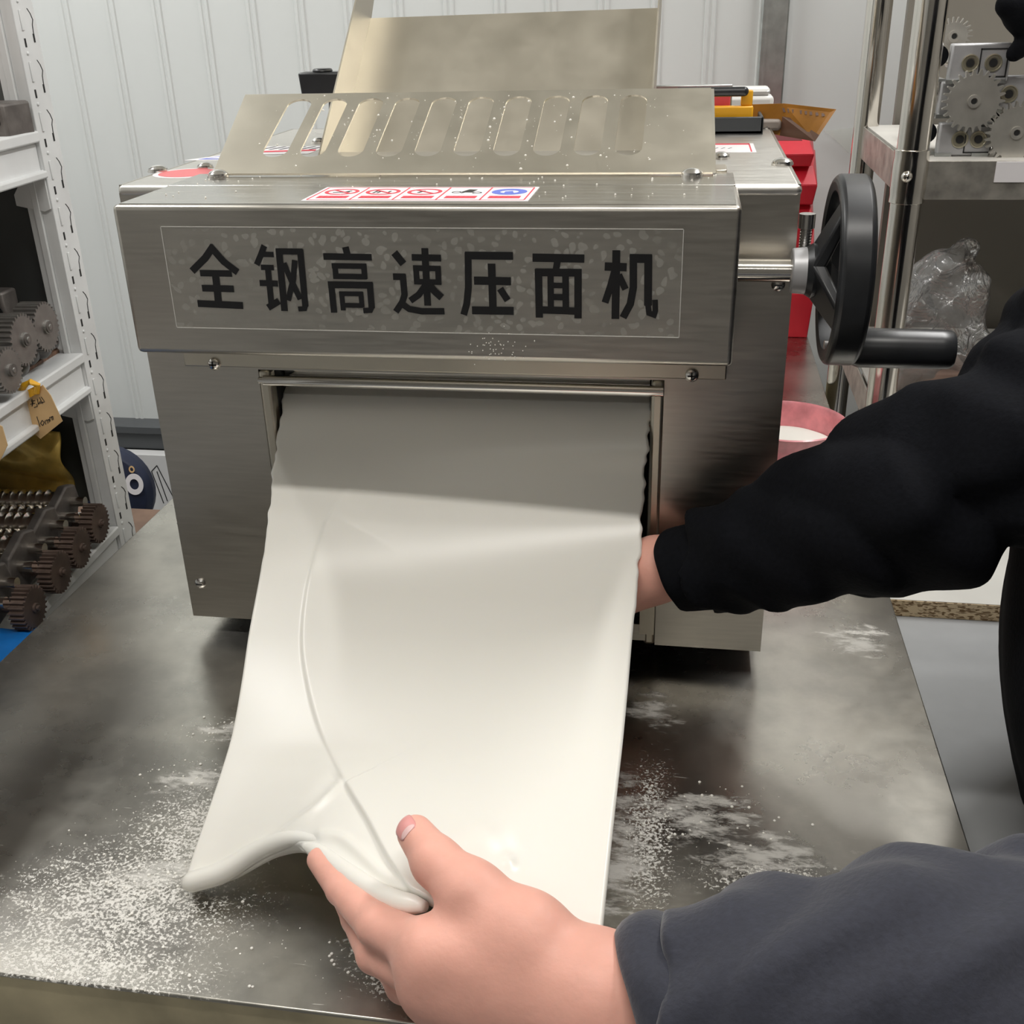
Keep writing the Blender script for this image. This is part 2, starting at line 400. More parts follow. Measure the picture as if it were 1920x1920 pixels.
# ribbed sheet panels on the back wall: one strip per rib pitch
def strip_mesh():
    mb = MB(); prof = [(-.05, 0), (-.011, 0), (-.009, -.0035), (-.004, -.0035), (-.002, -.001), (.002, -.001), (.004, -.0035), (.009, -.0035), (.011, 0), (.05, 0)]
    pts = [(x, y-.004, 0) for x, y in prof]+[(.05, 0, 0), (-.05, 0, 0)]
    return mb.prism(pts, (0, 0, ZC+.385))
sm0 = None; zb = -.385
for i in range(-7, 7):
    xc = -.5+i*.1+.02+(-.3)
    if sm0 is None:
        o = strip_mesh().build('wall_panel', wallm, angle=20); sm0 = o
    else:
        o = sm0.copy(); COL.objects.link(o)
    o.location = (xc, YB, zb); o.parent = wb
for i in range(7, 10):
    o = sm0.copy(); COL.objects.link(o); o.location = (-.78+i*.1, YB, zb); o.parent = wb
# galvanised edge column beside the smooth part of the wall
x0 = ony(1430, 0, YB-.03)[0]; x1 = ony(1482, 0, YB-.03)[0]
mb = MB(); mb.box((x0, YB-.03, -.8), (x1, YB, ZC)); structure(mb.build('trim_1', galv, bevel=.003))
MB().box((x0+.008, YB-.033, -.8), (x0+.012, YB-.030, ZC)).build('seam', galv, bpy.data.objects['trim_1'])
# grey base channel on the wall
zc0 = ony(250, 797, YB-.05)[2]; zc1 = ony(250, 850, YB-.05)[2]
mb = MB(); mb.box((XL+.01, YB-.05, zc1+.012), (-.5, YB, zc0-.018)); mb.box((XL+.01, YB-.06, zc0-.018), (-.5, YB, zc0)); mb.box((XL+.01, YB-.05, zc1), (-.5, YB, zc1+.008))
chn = mat('channel_grey', (.075, .08, .085), .5)
structure(mb.build('trim_2', chn, bevel=.002))
# ============================================================ table
TX0, TX1, TY0, TY1 = -.602, .2085, .4155, 2.13
tb = thing('steel_table', 'long stainless steel worktable dusted with white flour under the dough machine', 'table', (-.2, 1.2, -.8))
MB().box((TX0, TY0, -.003), (TX1, TY1, 0)).build('table_top', table_m, tb, bevel=.0015)
apron = noisy(mat('apron_steel', (.52, .45, .29), .45, .55), 18, .25, .0004)
MB().box((TX0+.001, TY0+.002, -.07), (TX1-.001, TY0+.02, -.003)).build('apron', apron, tb)
MB().box((TX0+.001, TY0+.02, -.07), (TX0+.02, TY1-.001, -.003)).build('side_apron', apron, tb)
MB().box((TX1-.02, TY0+.02, -.07), (TX1-.001, TY1-.001, -.003)).build('side_apron', apron, tb)
for x in (TX0+.04, TX1-.04):
    for y in (TY0+.05, TY1-.05):
        MB().cyl((x, y, -.79), (x, y, -.003), .019).cyl((x, y, -.8), (x, y, -.78), .024).build('leg', chrome_post, tb)
MB().box((TX0+.05, TY0+.06, -.62), (TX1-.05, TY1-.06, -.60)).build('under_shelf', steel, tb)
# ============================================================ dough sheeter
mc = thing('dough_sheeter', 'stainless steel electric dough sheeter with black lettering pressing a white sheet', 'machine', (-.18, 1.0, 0))
BX0, BX1, BY0, BY1, BZ = -.4415, .0765, .805, 1.205, .409
T = .002
# front panel frame with an opening
OX0, OX1, OZ1 = -.346, -.014, .262
BB = .020
mb = MB()
mb.box((BX0, BY0, BB), (OX0, BY0+T, BZ-.006)); mb.box((OX1, BY0, BB), (BX1, BY0+T, BZ-.006)); mb.box((OX0, BY0, OZ1), (OX1, BY0+T, BZ-.006))
mb.build('front_panel', steel, mc)
mb = MB(); mb.box((OX0-.0005, BY0-.001, BB), (OX0+.010, BY0+.05, OZ1)); mb.build('jamb', steel_h, mc, bevel=.003)
mb = MB(); mb.box((OX1-.010, BY0-.001, BB), (OX1+.0005, BY0+.05, OZ1)); mb.build('jamb', steel_h, mc, bevel=.003)
MB().box((BX0, BY0+T, BB), (BX0+T, BY1, BZ)).build('side_panel', steel, mc)
MB().box((BX1-T, BY0+T, BB), (BX1, BY1, BZ)).build('side_panel', steel, mc)
MB().box((BX0, BY1-T, BB), (BX1, BY1, BZ)).build('back_panel', steel, mc)
MB().box((BX0-.001, BY0-.0008, BZ-.009), (BX1+.001, BY1+.001, BZ)).build('top_cover', cover_m, mc, bevel=.004, seg=3)
# black interior chamber, rollers, gap shade
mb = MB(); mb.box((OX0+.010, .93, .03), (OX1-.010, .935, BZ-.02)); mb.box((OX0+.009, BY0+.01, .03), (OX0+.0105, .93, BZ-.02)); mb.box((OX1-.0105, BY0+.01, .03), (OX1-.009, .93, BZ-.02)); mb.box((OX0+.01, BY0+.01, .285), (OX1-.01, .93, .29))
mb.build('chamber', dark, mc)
MB().cyl((OX0+.012, .86, .262), (OX1-.012, .86, .262), .030, n=40).build('press_roller', chrome, mc)
MB().cyl((OX0+.012, .885, .205), (OX1-.012, .885, .205), .022, n=40).build('press_roller', chrome, mc)
MB().lathe([(0, .0028), (.004, .0028), (.0045, .0045), (.012, .0045), (.323, .0045), (.331, .0045)], (OX0+.0005, .803, .2535), (1, 0, 0), 20).build('guard_bar', chrome, mc)
# flange strip under the hood with two screws
mb = MB(); z0 = ony(1360, 712, .800)[2]; xa = ony(347, 680, .8)[0]; xb = ony(1362, 700, .8)[0]
mb.box((xa, .7985, z0), (xb, BY0, .30)); mb.build('flange', steel_h, mc, bevel=.001)
for p in ((402, 682), (1297, 703)):
    c = ony(*p, .7985)
    mb = MB(); round_head(mb, c, (0, -1, 0), .0054, .004)
    s = mb.build('screw', screw_m, mc)
    mb = MB(); mb.box((c[0]-.003, c[1]-.0042, c[2]-.0006), (c[0]+.003, c[1]-.0034, c[2]+.0006)); mb.box((c[0]-.0006, c[1]-.0042, c[2]-.003), (c[0]+.0006, c[1]-.0034, c[2]+.003)); mb.build('screw_slot', dark, s, smooth=False)
for p, pl in (((376, 1093), 'f'), ((1459, 533), 'f')):
    c = ony(*p, BY0); mb = MB(); round_head(mb, c, (0, -1, 0), .0052, .0035); s = mb.build('screw', screw_m, mc)
    mb = MB(); mb.box((c[0]-.0028, c[1]-.0037, c[2]-.0005), (c[0]+.0028, c[1]-.003, c[2]+.0005)); mb.build('screw_slot', dark, s, smooth=False)
# hood (box cover across the front)
HX0, HX1, HY0, HY1, HZ0, HZ1 = -.3985, .0325, .7125, .857, .3035, .4095
mb = MB()
mb.box((HX0, HY0, HZ0), (HX1, HY0+.002, HZ1)); mb.box((HX0, HY0, HZ1-.002), (HX1, HY1, HZ1)); mb.box((HX0, HY0, HZ0), (HX0+.002, BY0, HZ1)); mb.box((HX1-.002, HY0, HZ0), (HX1, BY0, HZ1))
hood = MB().hexa([(HX0, HY0, HZ0), (HX1, HY0, HZ0), (HX1, BY0-.0065, .2845), (HX0, BY0-.0065, .2845)], [(HX0, HY0, HZ1), (HX1, HY0, HZ1), (HX1, BY0-.0065, HZ1), (HX0, BY0-.0065, HZ1)]).build('hood', steel, mc, bevel=.0035, seg=3)
MB().box((HX0+.002, BY0-.008, HZ1-.0008), (HX1-.002, HY1, HZ1+.0006)).build('hood_flap', steel_top, mc, bevel=.0006)
MB().box((HX0+.004, HY0+.0045, HZ1-.0002), (HX1-.004, BY0-.006, HZ1+.0004)).build('hood_top_skin', steel_top, mc, smooth=False)
# name plate film + lettering
c4 = [ony(*p, HY0-.0003) for p in ((300, 421), (1283, 433), (1273, 636), (331, 612))]
zt = (c4[0][2]+c4[1][2])/2; zb2 = (c4[2][2]+c4[3][2])/2; xa = (c4[0][0]+c4[3][0])/2; xb = (c4[1][0]+c4[2][0])/2
pl = MB().box((xa, HY0-.0004, zb2), (xb, HY0-.0001, zt)).build('name_plate', plate_m, hood, smooth=False)
mb = MB(); e_ = .0004
edge_m = mat('film_edge', (.62, .61, .58), .4)
for a, b_ in (((xa, zb2), (xb, zb2+e_)), ((xa, zt-e_), (xb, zt)), ((xa, zb2), (xa+e_, zt)), ((xb-e_, zb2), (xb, zt))):
    mb.box((a[0], HY0-.0006, a[1]), (b_[0], HY0-.0001, b_[1]))
mb.build('plate_edge', edge_m, hood, smooth=False)
GL = [  # strokes: polyline in a 3.2x tracing frame with origin (200,120), width
 # 全
 [([(640, 1092), (590, 1165), (512, 1243)], 40), ([(618, 1092), (700, 1185), (785, 1250)], 40), ([(560, 1255), (750, 1258)], 36), ([(650, 1240), (672, 1450)], 42), ([(572, 1345), (762, 1350)], 38), ([(546, 1437), (817, 1450)], 40)],
 # 钢
 [([(945, 1090), (925, 1145), (900, 1205)], 34), ([(935, 1142), (1002, 1144)], 30), ([(925, 1220), (1002, 1222)], 30), ([(918, 1314), (1027, 1318)], 34), ([(965, 1210), (990, 1462)], 34), ([(968, 1462), (1034, 1422)], 38), ([(1032, 1108), (1067, 1482)], 38), ([(1015, 1124), (1176, 1126)], 34), ([(1160, 1112), (1192, 1455)], 36), ([(1197, 1440), (1188, 1468), (1150, 1470)], 28), ([(1128, 1178), (1120, 1290), (1088, 1418)], 32), ([(1062, 1195), (1110, 1305), (1162, 1412)], 32)],
 # 高
 [([(1432, 1098), (1446, 1150)], 38), ([(1300, 1155), (1590, 1160)], 36), ([(1368, 1197), (1376, 1290)], 32), ([(1541, 1198), (1549, 1290)], 32), ([(1350, 1211), (1557, 1214)], 30), ([(1358, 1274), (1560, 1277)], 30), ([(1328, 1324), (1596, 1328)], 38), ([(1346, 1310), (1364, 1492)], 36), ([(1578, 1312), (1590, 1465)], 36), ([(1594, 1450), (1582, 1478), (1540, 1480)], 30), ([(1408, 1366), (1420, 1478)], 28), ([(1396, 1378), (1537, 1380)], 26), ([(1524, 1368), (1532, 1460)], 28), ([(1408, 1447), (1535, 1450)], 26)],
 # 速
 [([(1725, 1132), (1780, 1200)], 42), ([(1718, 1276), (1792, 1278)], 36), ([(1775, 1262), (1787, 1385), (1773, 1430), (1735, 1487)], 36), ([(1757, 1428), (1815, 1470), (1890, 1484), (2026, 1484)], 36), ([(1830, 1160), (2006, 1165)], 36), ([(1908, 1105), (1926, 1450)], 38), ([(1838, 1224), (2003, 1228)], 30), ([(1845, 1306), (2008, 1310)], 30), ([(1855, 1212), (1862, 1320)], 32), ([(1987, 1214), (1992, 1322)], 32), ([(1915, 1325), (1872, 1385), (1822, 1420)], 36), ([(1932, 1325), (1972, 1368), (2010, 1402)], 40)],
 # 压
 [([(2150, 1149), (2438, 1152)], 42), ([(2168, 1132), (2170, 1340), (2160, 1440), (2142, 1505)], 38), ([(2204, 1300), (2426, 1304)], 44), ([(2309, 1198), (2318, 1482)], 42), ([(2360, 1348), (2406, 1418)], 38), ([(2192, 1478), (2442, 1482)], 44)],
 # 面
 [([(2555, 1162), (2866, 1168)], 44), ([(2705, 1180), (2694, 1245)], 36), ([(2590, 1230), (2596, 1522)], 40), ([(2828, 1230), (2828, 1526)], 40), ([(2572, 1250), (2848, 1253)], 42), ([(2578, 1474), (2846, 1484)], 40), ([(2663, 1250), (2665, 1472)], 34), ([(2753, 1250), (2755, 1476)], 36), ([(2665, 1328), (2755, 1330)], 30), ([(2665, 1398), (2755, 1400)], 34)],
 # 机
 [([(3058, 1118), (3052, 1530)], 42), ([(2988, 1215), (3120, 1220)], 44), ([(3050, 1235), (3024, 1330), (2990, 1432)], 38), ([(3072, 1265), (3113, 1352)], 36), ([(3138, 1166), (3272, 1168)], 46), ([(3160, 1145), (3160, 1340), (3142, 1440), (3098, 1522)], 40), ([(3250, 1148), (3248, 1450)], 42), ([(3246, 1430), (3254, 1495), (3284, 1506), (3292, 1482), (3290, 1415)], 30)],
]
for gi, g in enumerate(GL):
    mb = MB(); k = 0
    for pl_, wd in g:
        P = [np.array(ony(200+x/3.2, 120+y/3.2, HY0-.0005)) for x, y in pl_]
        hw = wd/3.2/2/2012*0.80
        L_, R_ = [], []
        for i, p in enumerate(P):
            if i == 0: d = P[1]-P[0]
            elif i == len(P)-1: d = P[-1]-P[-2]
            else: d = _n(P[i]-P[i-1])+_n(P[i+1]-P[i])
            d = _n(d); nn = np.array([-d[2], 0, d[0]]); sc = 1
            if 0 < i < len(P)-1:
                d1 = _n(P[i]-P[i-1]); sc = 1/max(.6, abs(d.dot(d1)))
            L_.append(p+nn*hw*sc); R_.append(p-nn*hw*sc)
        off = np.array([0, -.00002*k, 0]); k += 1
        for i in range(len(P)-1):
            mb.prism([L_[i]+off, L_[i+1]+off, R_[i+1]+off, R_[i]+off], (0, .0004, 0))
    mb.build('letter', black_ink, hood, smooth=False)
# warning strip on the hood top
z = HZ1+.0006
xs = [onz(*p, z) for p in ((568, 379), (992, 382), (1005, 355), (612, 354))]
sx0, sx1, sy0, sy1 = -.2655, -.1075, .7275, .7865
ws = MB().box((sx0, sy0, z-.0002), (sx1, sy1, z+.0002)).build('warning_strip', white_s, hood, smooth=False)
def ring(mb, c, ro, ri, z, n=28, h=.0002):
    for i in range(n):
        a, b_ = 2*math.pi*i/n, 2*math.pi*(i+1)/n
        pts = [(c[0]+ro*math.cos(a), c[1]+ro*math.sin(a), z), (c[0]+ro*math.cos(b_), c[1]+ro*math.sin(b_), z), (c[0]+ri*math.cos(b_), c[1]+ri*math.sin(b_), z), (c[0]+ri*math.cos(a), c[1]+ri*math.sin(a), z)]
        mb.prism(pts, (0, 0, h))
def bar2(mb, a, b_, wd, z, h=.0002):
    a = np.array([*a, z]); b_ = np.array([*b_, z]); d = _n(b_-a); nn = np.array([-d[1], d[0], 0])*wd/2
    mb.prism([a+nn, b_+nn, b_-nn, a-nn], (0, 0, h))
z += .0002
mr_, mk_, mbl = MB(), MB(), MB()
cw = (sx1-sx0-.006)/5
for i in range(6): bar2(mr_, (sx0+.003+cw*i, sy0+.004), (sx0+.003+cw*i, sy1-.004), .0010, z)
bar2(mr_, (sx0+.003, sy0+.003), (sx1-.003, sy0+.003), .0005, z); bar2(mr_, (sx0+.003, sy1-.003), (sx1-.003, sy1-.003), .0005, z)
for i in range(5):
    cx = sx0+.003+cw*(i+.5); cy = sy0+.037
    bar2(mr_, (cx-cw*.36, sy0+.0145), (cx+cw*.36, sy0+.0145), .009, z)
    for j in range(6):
        x = cx-cw*.30+j*cw*.12
        bar2(mk_ if False else mbl if False else mr_, (x, sy0+.01), (x, sy0+.019), .0001, z+.0001)
    if i < 3:
        ring(mr_, (cx, cy), .0125, .0098, z); bar2(mr_, (cx-.008, cy+.008), (cx+.008, cy-.008), .002, z+.0001)
        if i == 0: bar2(mk_, (cx-.006, cy-.003), (cx+.006, cy-.001), .0016, z); bar2(mk_, (cx+.001, cy-.003), (cx+.006, cy+.004), .0016, z)
        if i == 1:
            for q in (-.006, -.003, .004): bar2(mk_, (cx+q, cy-.005), (cx+q+.001, cy+.003), .0014, z)
        if i == 2: bar2(mk_, (cx-.004, cy-.004), (cx-.001, cy+.004), .002, z)
    elif i == 3:
        mk_.prism([(cx-.004, cy-.002, z), (cx+.004, cy-.003, z), (cx+.006, cy+.009, z), (cx, cy+.010, z)], (0, 0, .0002))
        ring(mk_, (cx-.007, cy-.002), .0035, .0027, z, 14); ring(mk_, (cx+.008, cy-.004), .0035, .0027, z, 14); bar2(mk_, (cx-.003, cy-.006), (cx-.001, cy-.002), .001, z)
    else:
        ring(mbl, (cx, cy), .0125, .0066, z); mbl.prism([(cx-.003, cy-.0066, z), (cx+.004, cy-.0066, z), (cx+.002, cy+.003, z), (cx-.003, cy+.001, z)], (0, 0, .0002))
mr_.build('strip_print', red_ink, hood, smooth=False); mk_.build('strip_symbol', black_ink, hood, smooth=False); mbl.build('strip_symbol', blue_ink, hood, smooth=False)
# ---- slotted guard plate leaning over the hood
gb0 = onz(400, 327, .4115); gb1 = onz(1336, 325, .4115); gt0 = onz(447, 180, .462); gt1 = onz(1340, 165, .462)
gy0 = (gb0[1]+gb1[1])/2; gy1 = (gt0[1]+gt1[1])/2
B0 = np.array([gb0[0], gy0, .4115]); B1 = np.array([gb1[0], gy0, .4115]); T0 = np.array([gt0[0]+.004, gy1, .462]); T1 = np.array([gt1[0]-.003, gy1, .462])
# local frame in the plate
up = np.array([0, gy1-gy0, .462-.4115]); Lh = np.linalg.norm(up); up = up/Lh; ex = np.array([1., 0, 0]); nrm = np.cross(ex, up)
def G(x, h): return np.array([x, gy0, .4115])+up*h
def on_guard(px, py):
    r = ray(px, py); t = (np.array([0, gy0, .4115])-_O).dot(nrm)/r.dot(nrm); p = r*t+_O; return p[0], (p-np.array([0, gy0, .4115])).dot(up)
s1 = on_guard(553, 187); s1b = on_guard(526, 296); s10 = on_guard(1186, 178); s10b = on_guard(1181, 293)
bm = bmesh.new()
outer = [bm.verts.new(G(x, h)) for x, h in ((gb0[0], 0), (gb1[0], 0), (T1[0], Lh), (T0[0], Lh))]
edges = [bm.edges.new((outer[i], outer[(i+1) % 4])) for i in range(4)]
xc0 = (s1[0]+s1b[0])/2; xc9 = (s10[0]+s10b[0])/2; ht = (s1[1]+s10[1])/2-.001; hb = (s1b[1]+s10b[1])/2; rs = .0107
for i in range(10):
    xc = xc0+(xc9-xc0)*i/9; ring_v = []
    for j in range(13): a = math.pi*j/12; ring_v.append(bm.verts.new(G(xc+rs*math.cos(a), ht-rs+rs*math.sin(a))))
    for j in range(13): a = math.pi+math.pi*j/12; ring_v.append(bm.verts.new(G(xc+rs*math.cos(a), hb+rs+rs*math.sin(a))))
    for j in range(26): edges.append(bm.edges.new((ring_v[j], ring_v[(j+1) % 26])))
bmesh.ops.triangle_fill(bm, edges=edges, use_beauty=True)
me = bpy.data.meshes.new('slotted_guard'); bm.to_mesh(me); bm.free(); me.materials.append(steel_h)
guard = bpy.data.objects.new('slotted_guard', me); COL.objects.link(guard); attach(guard, mc)
so = guard.modifiers.new('solid', 'SOLIDIFY'); so.thickness = .0016; so.offset = 0
# guard end flange and feet with screws
mb = MB(); a = G(T1[0], Lh); c = G(gb1[0], 0)
mb.prism([c, a, a+np.array([0, .012, -.001]), c+np.array([0, .010, 0])], (.0025, 0, 0)); mb.build('flange', steel_h, guard)
for x in (gb0[0]+.002, gb1[0]-.019, ):
    mb = MB(); c = np.array([x+.004, gy0-.004, HZ1+.001]); mb.cyl(c-[0, 0, .001], c+[0, 0, .001], .0085, n=18); round_head(mb, c+[0, 0, .001], (0, 0, 1), .0078, .0045); mb.build('screw', screw_m, mc)
for p, r in (((297, 322), .0085), ((1467, 309), .0085), ((1352, 297), .0075), ((1437, 241), .0075), ((598, 268), .0075), ((385, 316), .007)):
    c = onz(*p, BZ); mb = MB(); mb.cyl(c, c+[0, 0, .0015], r, n=18); round_head(mb, c+[0, 0, .0015], (0, 0, 1), r*.95, .004); mb.build('screw', screw_m, mc)
p0 = onz(1343, 326, BZ); MB().box((p0[0]-.002, p0[1]+.001, BZ), (p0[0]+.008, p0[1]+.03, BZ+.003)).build('hinge_tab', steel_h, mc, bevel=.001)
# ---- labels on the body top
def top_label(name, x0, x1, y0, y1, zz=BZ):
    return MB().box((x0, y0, zz), (x1, y1, zz+.0004)).build(name, white_s, mc, smooth=False)
q0 = onz(1345, 290, BZ); q1 = onz(1418, 285, BZ); q2 = onz(1406, 270, BZ)
lb = top_label('red_label', q0[0]-.03, q1[0], q1[1]-.004, q2[1]+.002)
mb = MB(); bar2(mb, (q0[0]-.026, q2[1]-.004), (q1[0]-.004, q2[1]-.004), .008, BZ+.0004); bar2(mb, (q1[0]-.004, q1[1]-.001), (q1[0]-.004, q2[1]-.001), .0012, BZ+.0004); mb.build('label_print', red_ink, mc, smooth=False)
mb = MB()
for k in range(6): bar2(mb, (q0[0]-.02+k*.006, (q1[1]+q2[1])/2-.008), (q0[0]-.017+k*.006, (q1[1]+q2[1])/2-.001), .0012, BZ+.0004)
mb.build('label_print', mat('grey_ink', (.25, .24, .25), .5), mc, smooth=False)
c = onz(352, 325, BZ); mb = MB(); mb.cyl(c, c+[0, 0, .0003], .028, n=40); mb.build('round_label', white_s, mc); MB().cyl(c+[0, 0, .0003], c+[0, 0, .0005], .0235, n=40).build('label_disc', pink_ink, mc)
c = onz(395, 296, BZ); mb = MB(); mb.prism([c+[-.018, -.018, 0], c+[.034, -.018, 0], c+[.034, .03, 0], c+[.012, .03, 0]], (0, 0, .0003)); mb.build('triangle_label', white_s, mc, smooth=False)
mb = MB(); mb.prism([c+[-.006, -.013, 0], c+[.03, -.013, 0], c+[.03, .02, 0], c+[.014, .02, 0]], (0, 0, .0005)); mb.build('label_print', blue_ink, mc, smooth=False)
mb = MB(); mb.prism([c+[0, -.009, 0], c+[.03, -.009, 0], c+[.03, .014, 0], c+[.015, .014, 0]], (0, 0, .0006)); mb.build('label_print', white_s, mc, smooth=False)
c = onz(530, 282, BZ); mb = MB(); mb.box((c[0]-.04, c[1]-.03, BZ), (c[0]+.035, c[1]+.028, BZ+.0004)); mb.build('hatched_label', white_s, mc, smooth=False)
mb = MB()
for k in range(7): bar2(mb, (c[0]-.034+k*.010, c[1]+.003), (c[0]-.026+k*.010, c[1]+.024), .003, BZ+.0004)
mb.build('label_print', mat('dark_ink', (.05, .05, .07), .5), mc, smooth=False)
mb = MB(); bar2(mb, (c[0]-.03, c[1]-.016), (c[0]+.034, c[1]-.004), .010, BZ+.0005); mb.build('label_print', red_ink, mc, smooth=False)
# ---- feed chute behind
sx0_, sx1_ = -.322, -.0375
E1 = onx(598, 297, sx0_); E2 = onx(636, 165, sx0_); E3 = onx(668, 2, sx0_)
d_ = _n(E3-E1); lo_ = E1-d_*.03; hi_ = E3+d_*.07
dn = np.array([0, -d_[2], d_[1]]);  # perpendicular toward -y/up
if dn[1] > 0: dn = -dn
back = -dn
# sheet offset behind the leading edge
top_s = onx(697, 34, sx0_+.001); hgt = (top_s-E1).dot(d_); offp = abs((top_s-E1).dot(dn)); offp = min(max(offp, .012), .05)
def CH(x, s_, o_): return np.array([x, 0, 0])+np.array([0, E1[1], E1[2]])+np.array([0, d_[1], d_[2]])*s_+np.array([0, back[1], back[2]])*o_
mb = MB(); mb.prism([CH(sx0_, -.012, offp), CH(sx1_, -.012, offp), CH(sx1_, hgt+.004, offp), CH(sx0_, hgt, offp)], np.array([0, back[1], back[2]])*.002)
chute = mb.build('feed_chute', steel_h, mc)
for x in (sx0_-.0015, sx1_):
    mb = MB(); mb.prism([CH(x, -.03, 0), CH(x, hgt+.16, 0), CH(x, hgt+.15, offp*.45), CH(x, hgt, offp+.002), CH(x, -.03, offp+.002)], (.0015, 0, 0)); mb.build('chute_side', steel_h, chute)
# ---- black clamp knobs left-behind and right-behind
c = ony(607, 157, 1.10); mb = MB(); mb.hexa([c+[-.020, -.012, -.012], c+[.02, -.012, -.012], c+[.02, .012, -.012], c+[-.02, .012, -.012]], [c+[-.022, -.012, .011], c+[.022, -.012, .011], c+[.022, .012, .011], c+[-.022, .012, .011]])
mb.cyl(c+[0, 0, .010], c+[0, 0, .014], .010, n=16); kn = mb.build('clamp_knob', black_p, mc, bevel=.002)
MB().cyl(c+[.010, 0, -.012], (c[0]+.006, c[1], BZ), .006, .005).build('stem', black_p, kn)
a = ony(1330, 171, 1.12); b_ = ony(1395, 173, 1.12); a[2] = b_[2] = (a[2]+b_[2])/2
mb = MB(); mb.cyl(a-[.03, 0, 0], b_, .0045, n=14); mb.ball(b_, .0045); lev = mb.build('lever', black_p, mc)
MB().cyl(a-[.03, 0, 0], (a[0]-.03, a[1], BZ), .004).build('stem', black_p, lev)
# ---- feet under the machine
mb = MB(); mb.box((BX0+.05, BY0+.05, .018), (BX1-.05, BY1-.02, .03)); mb.build('base_plate', dark, mc)
for x in (BX0+.06, BX1-.06):
    for y in (BY0+.06, BY1-.06): MB().cyl((x, y, 0), (x, y, .02), .016, .02).build('foot', black_p, mc)
# lower collecting tray seen below the opening
MB().box((OX0+.002, BY0-.0005, BB+.004), (OX1-.002, BY0+.0015, .040)).build('lower_strip', steel, mc)
mb = MB(); mb.box((OX1-.0135, BY0-.003, BB+.012), (OX1-.001, BY0-.001, .07)); mb.build('jamb_strip', steel_h, mc)
# ---- adjusting handwheel
hw = thing('handwheel', 'black spoked handwheel with crank grip on the right side of the machine', 'handwheel', (.10, .78, .3))
ax0 = ony(1440, 507, .78); A = np.array([.033, .78, ax0[2]])
MB().cyl(A, (.072, .78, A[2]), .0082, n=28).build('shaft', chrome_post, hw)
mb = MB(); mb.cyl((.072, .78, A[2]), (.084, .78, A[2]), .0155, .0165, n=28); mb.build('collar', alu, hw, bevel=.001)
mb = MB(); mb.cyl((.082, .80, A[2]+.006), (.082, .80, A[2]+.026), .0035, n=16)
for k in range(8): mb.cyl((.082, .80, A[2]+.010+.002*k), (.082, .80, A[2]+.0112+.002*k), .0042, n=14)
mb.cyl((.082, .80, A[2]+.026), (.082, .80, A[2]+.036), .0058, n=16); mb.build('set_screw', screw_m, hw)
WX = .1085; WR = .0655
cw_ = np.array([WX, .78, A[2]])
# rim: profile swept round X axis
mb = MB(); prof = [(-.0105, WR-.011), (-.012, WR-.004), (-.009, WR), (.009, WR), (.012, WR-.004), (.0105, WR-.011), (-.0105, WR-.011)]
mb.lathe(prof, cw_, (1, 0, 0), 64, cap=False); mb.build('rim', black_p, hw, bevel=.0015)
mb = MB(); mb.lathe([(0, .0165), (.004, .019), (.010, .0185), (.016, .014), (.0165, .006)], (.082, .78, A[2]), (1, 0, 0), 28); mb.build('hub', black_p, hw)
for k in range(3):
    a = math.radians(98+120*k); rr = np.array([0, math.cos(a), math.sin(a)]); tt = np.array([0, -math.sin(a), math.cos(a)])
    i0 = np.array([.084, .78, A[2]])+rr*.008; i1 = cw_+rr*(WR-.009)+np.array([-.002, 0, 0])
    dx = np.array([.007, 0, 0])
    mb = MB(); mb.hexa([i0-tt*.017, i0+tt*.017, i0+tt*.017+dx*1.4, i0-tt*.017+dx*1.4], [i1-tt*.009, i1+tt*.009, i1+tt*.009+dx, i1-tt*.009+dx]); mb.build('spoke', black_p, hw, bevel=.002)
gc = np.array([WX+.010, .78-.012, A[2]-.0515])
mb = MB(); mb.lathe([(0, .0125), (.004, .0140), (.03, .0140), (.058, .0138), (.0655, .0135), (.068, .012), (.0685, .009)], gc, (1, 0, 0), 28); gp = mb.build('crank_grip', black_p, hw)
MB().cyl(gc-[.02, 0, 0], gc+[.002, 0, 0], .005).build('grip_pin', screw_m, gp)
# ============================================================ dough sheet
def crom(P, t):
    """Catmull-Rom through the rows of P at parameter t in [0,1]"""
    n = len(P)-1; x = np.clip(t, 0, 1)*n; i = np.minimum(x.astype(int), n-1); f = (x-i)[:, None]
    sh = P.shape[1:]; Q = P.reshape(len(P), -1)
    g = lambda k: Q[np.clip(k, 0, n)]
    p0 = np.where((i == 0)[:, None], 2*g(i)-g(i+1), g(i-1)); p1 = g(i); p2 = g(i+1); p3 = np.where((i+2 > n)[:, None], 2*g(i+1)-g(i), g(i+2))
    r = .5*(2*p1+(p2-p0)*f+(2*p0-5*p1+4*p2-p3)*f*f+(3*p1-p0-3*p2+p3)*f**3)
    return r.reshape(len(t), *sh)
US = np.array([0, .12, .25, .38, .5, .62, .75, .88, 1.])
rows = [((532, 716, .840), (1224, 728, .840)), ((527, 760, .815), (1221, 770, .815)), ((517, 830, .795), (1215, 835, .795)), ((509, 890, .776), (1209, 900, .789)), ((502, 970, .757), (1204, 985, .774)), ((487, 1070, .726), (1198, 1070, .738)),
        ((466, 1180, .68), (1186, 1180, .678)), ((452, 1270, .642), (1177, 1280, .617)), ((434, 1370, .600), (1167, 1380, .555))]
CG = []
for l, r in rows:
    a, b_ = ony(*l), ony(*r); CG.append([a+(b_-a)*u for u in US])
CG = np.array(CG)
for i in range(3, 9):       # the sheet sags a little between its edges
    CG[i, :, 2] -= .006*np.sin(np.pi*US)*min(1, (i-2)/3); CG[i, :, 1] -= .006*np.sin(np.pi*US)*min(1, (i-2)/3)
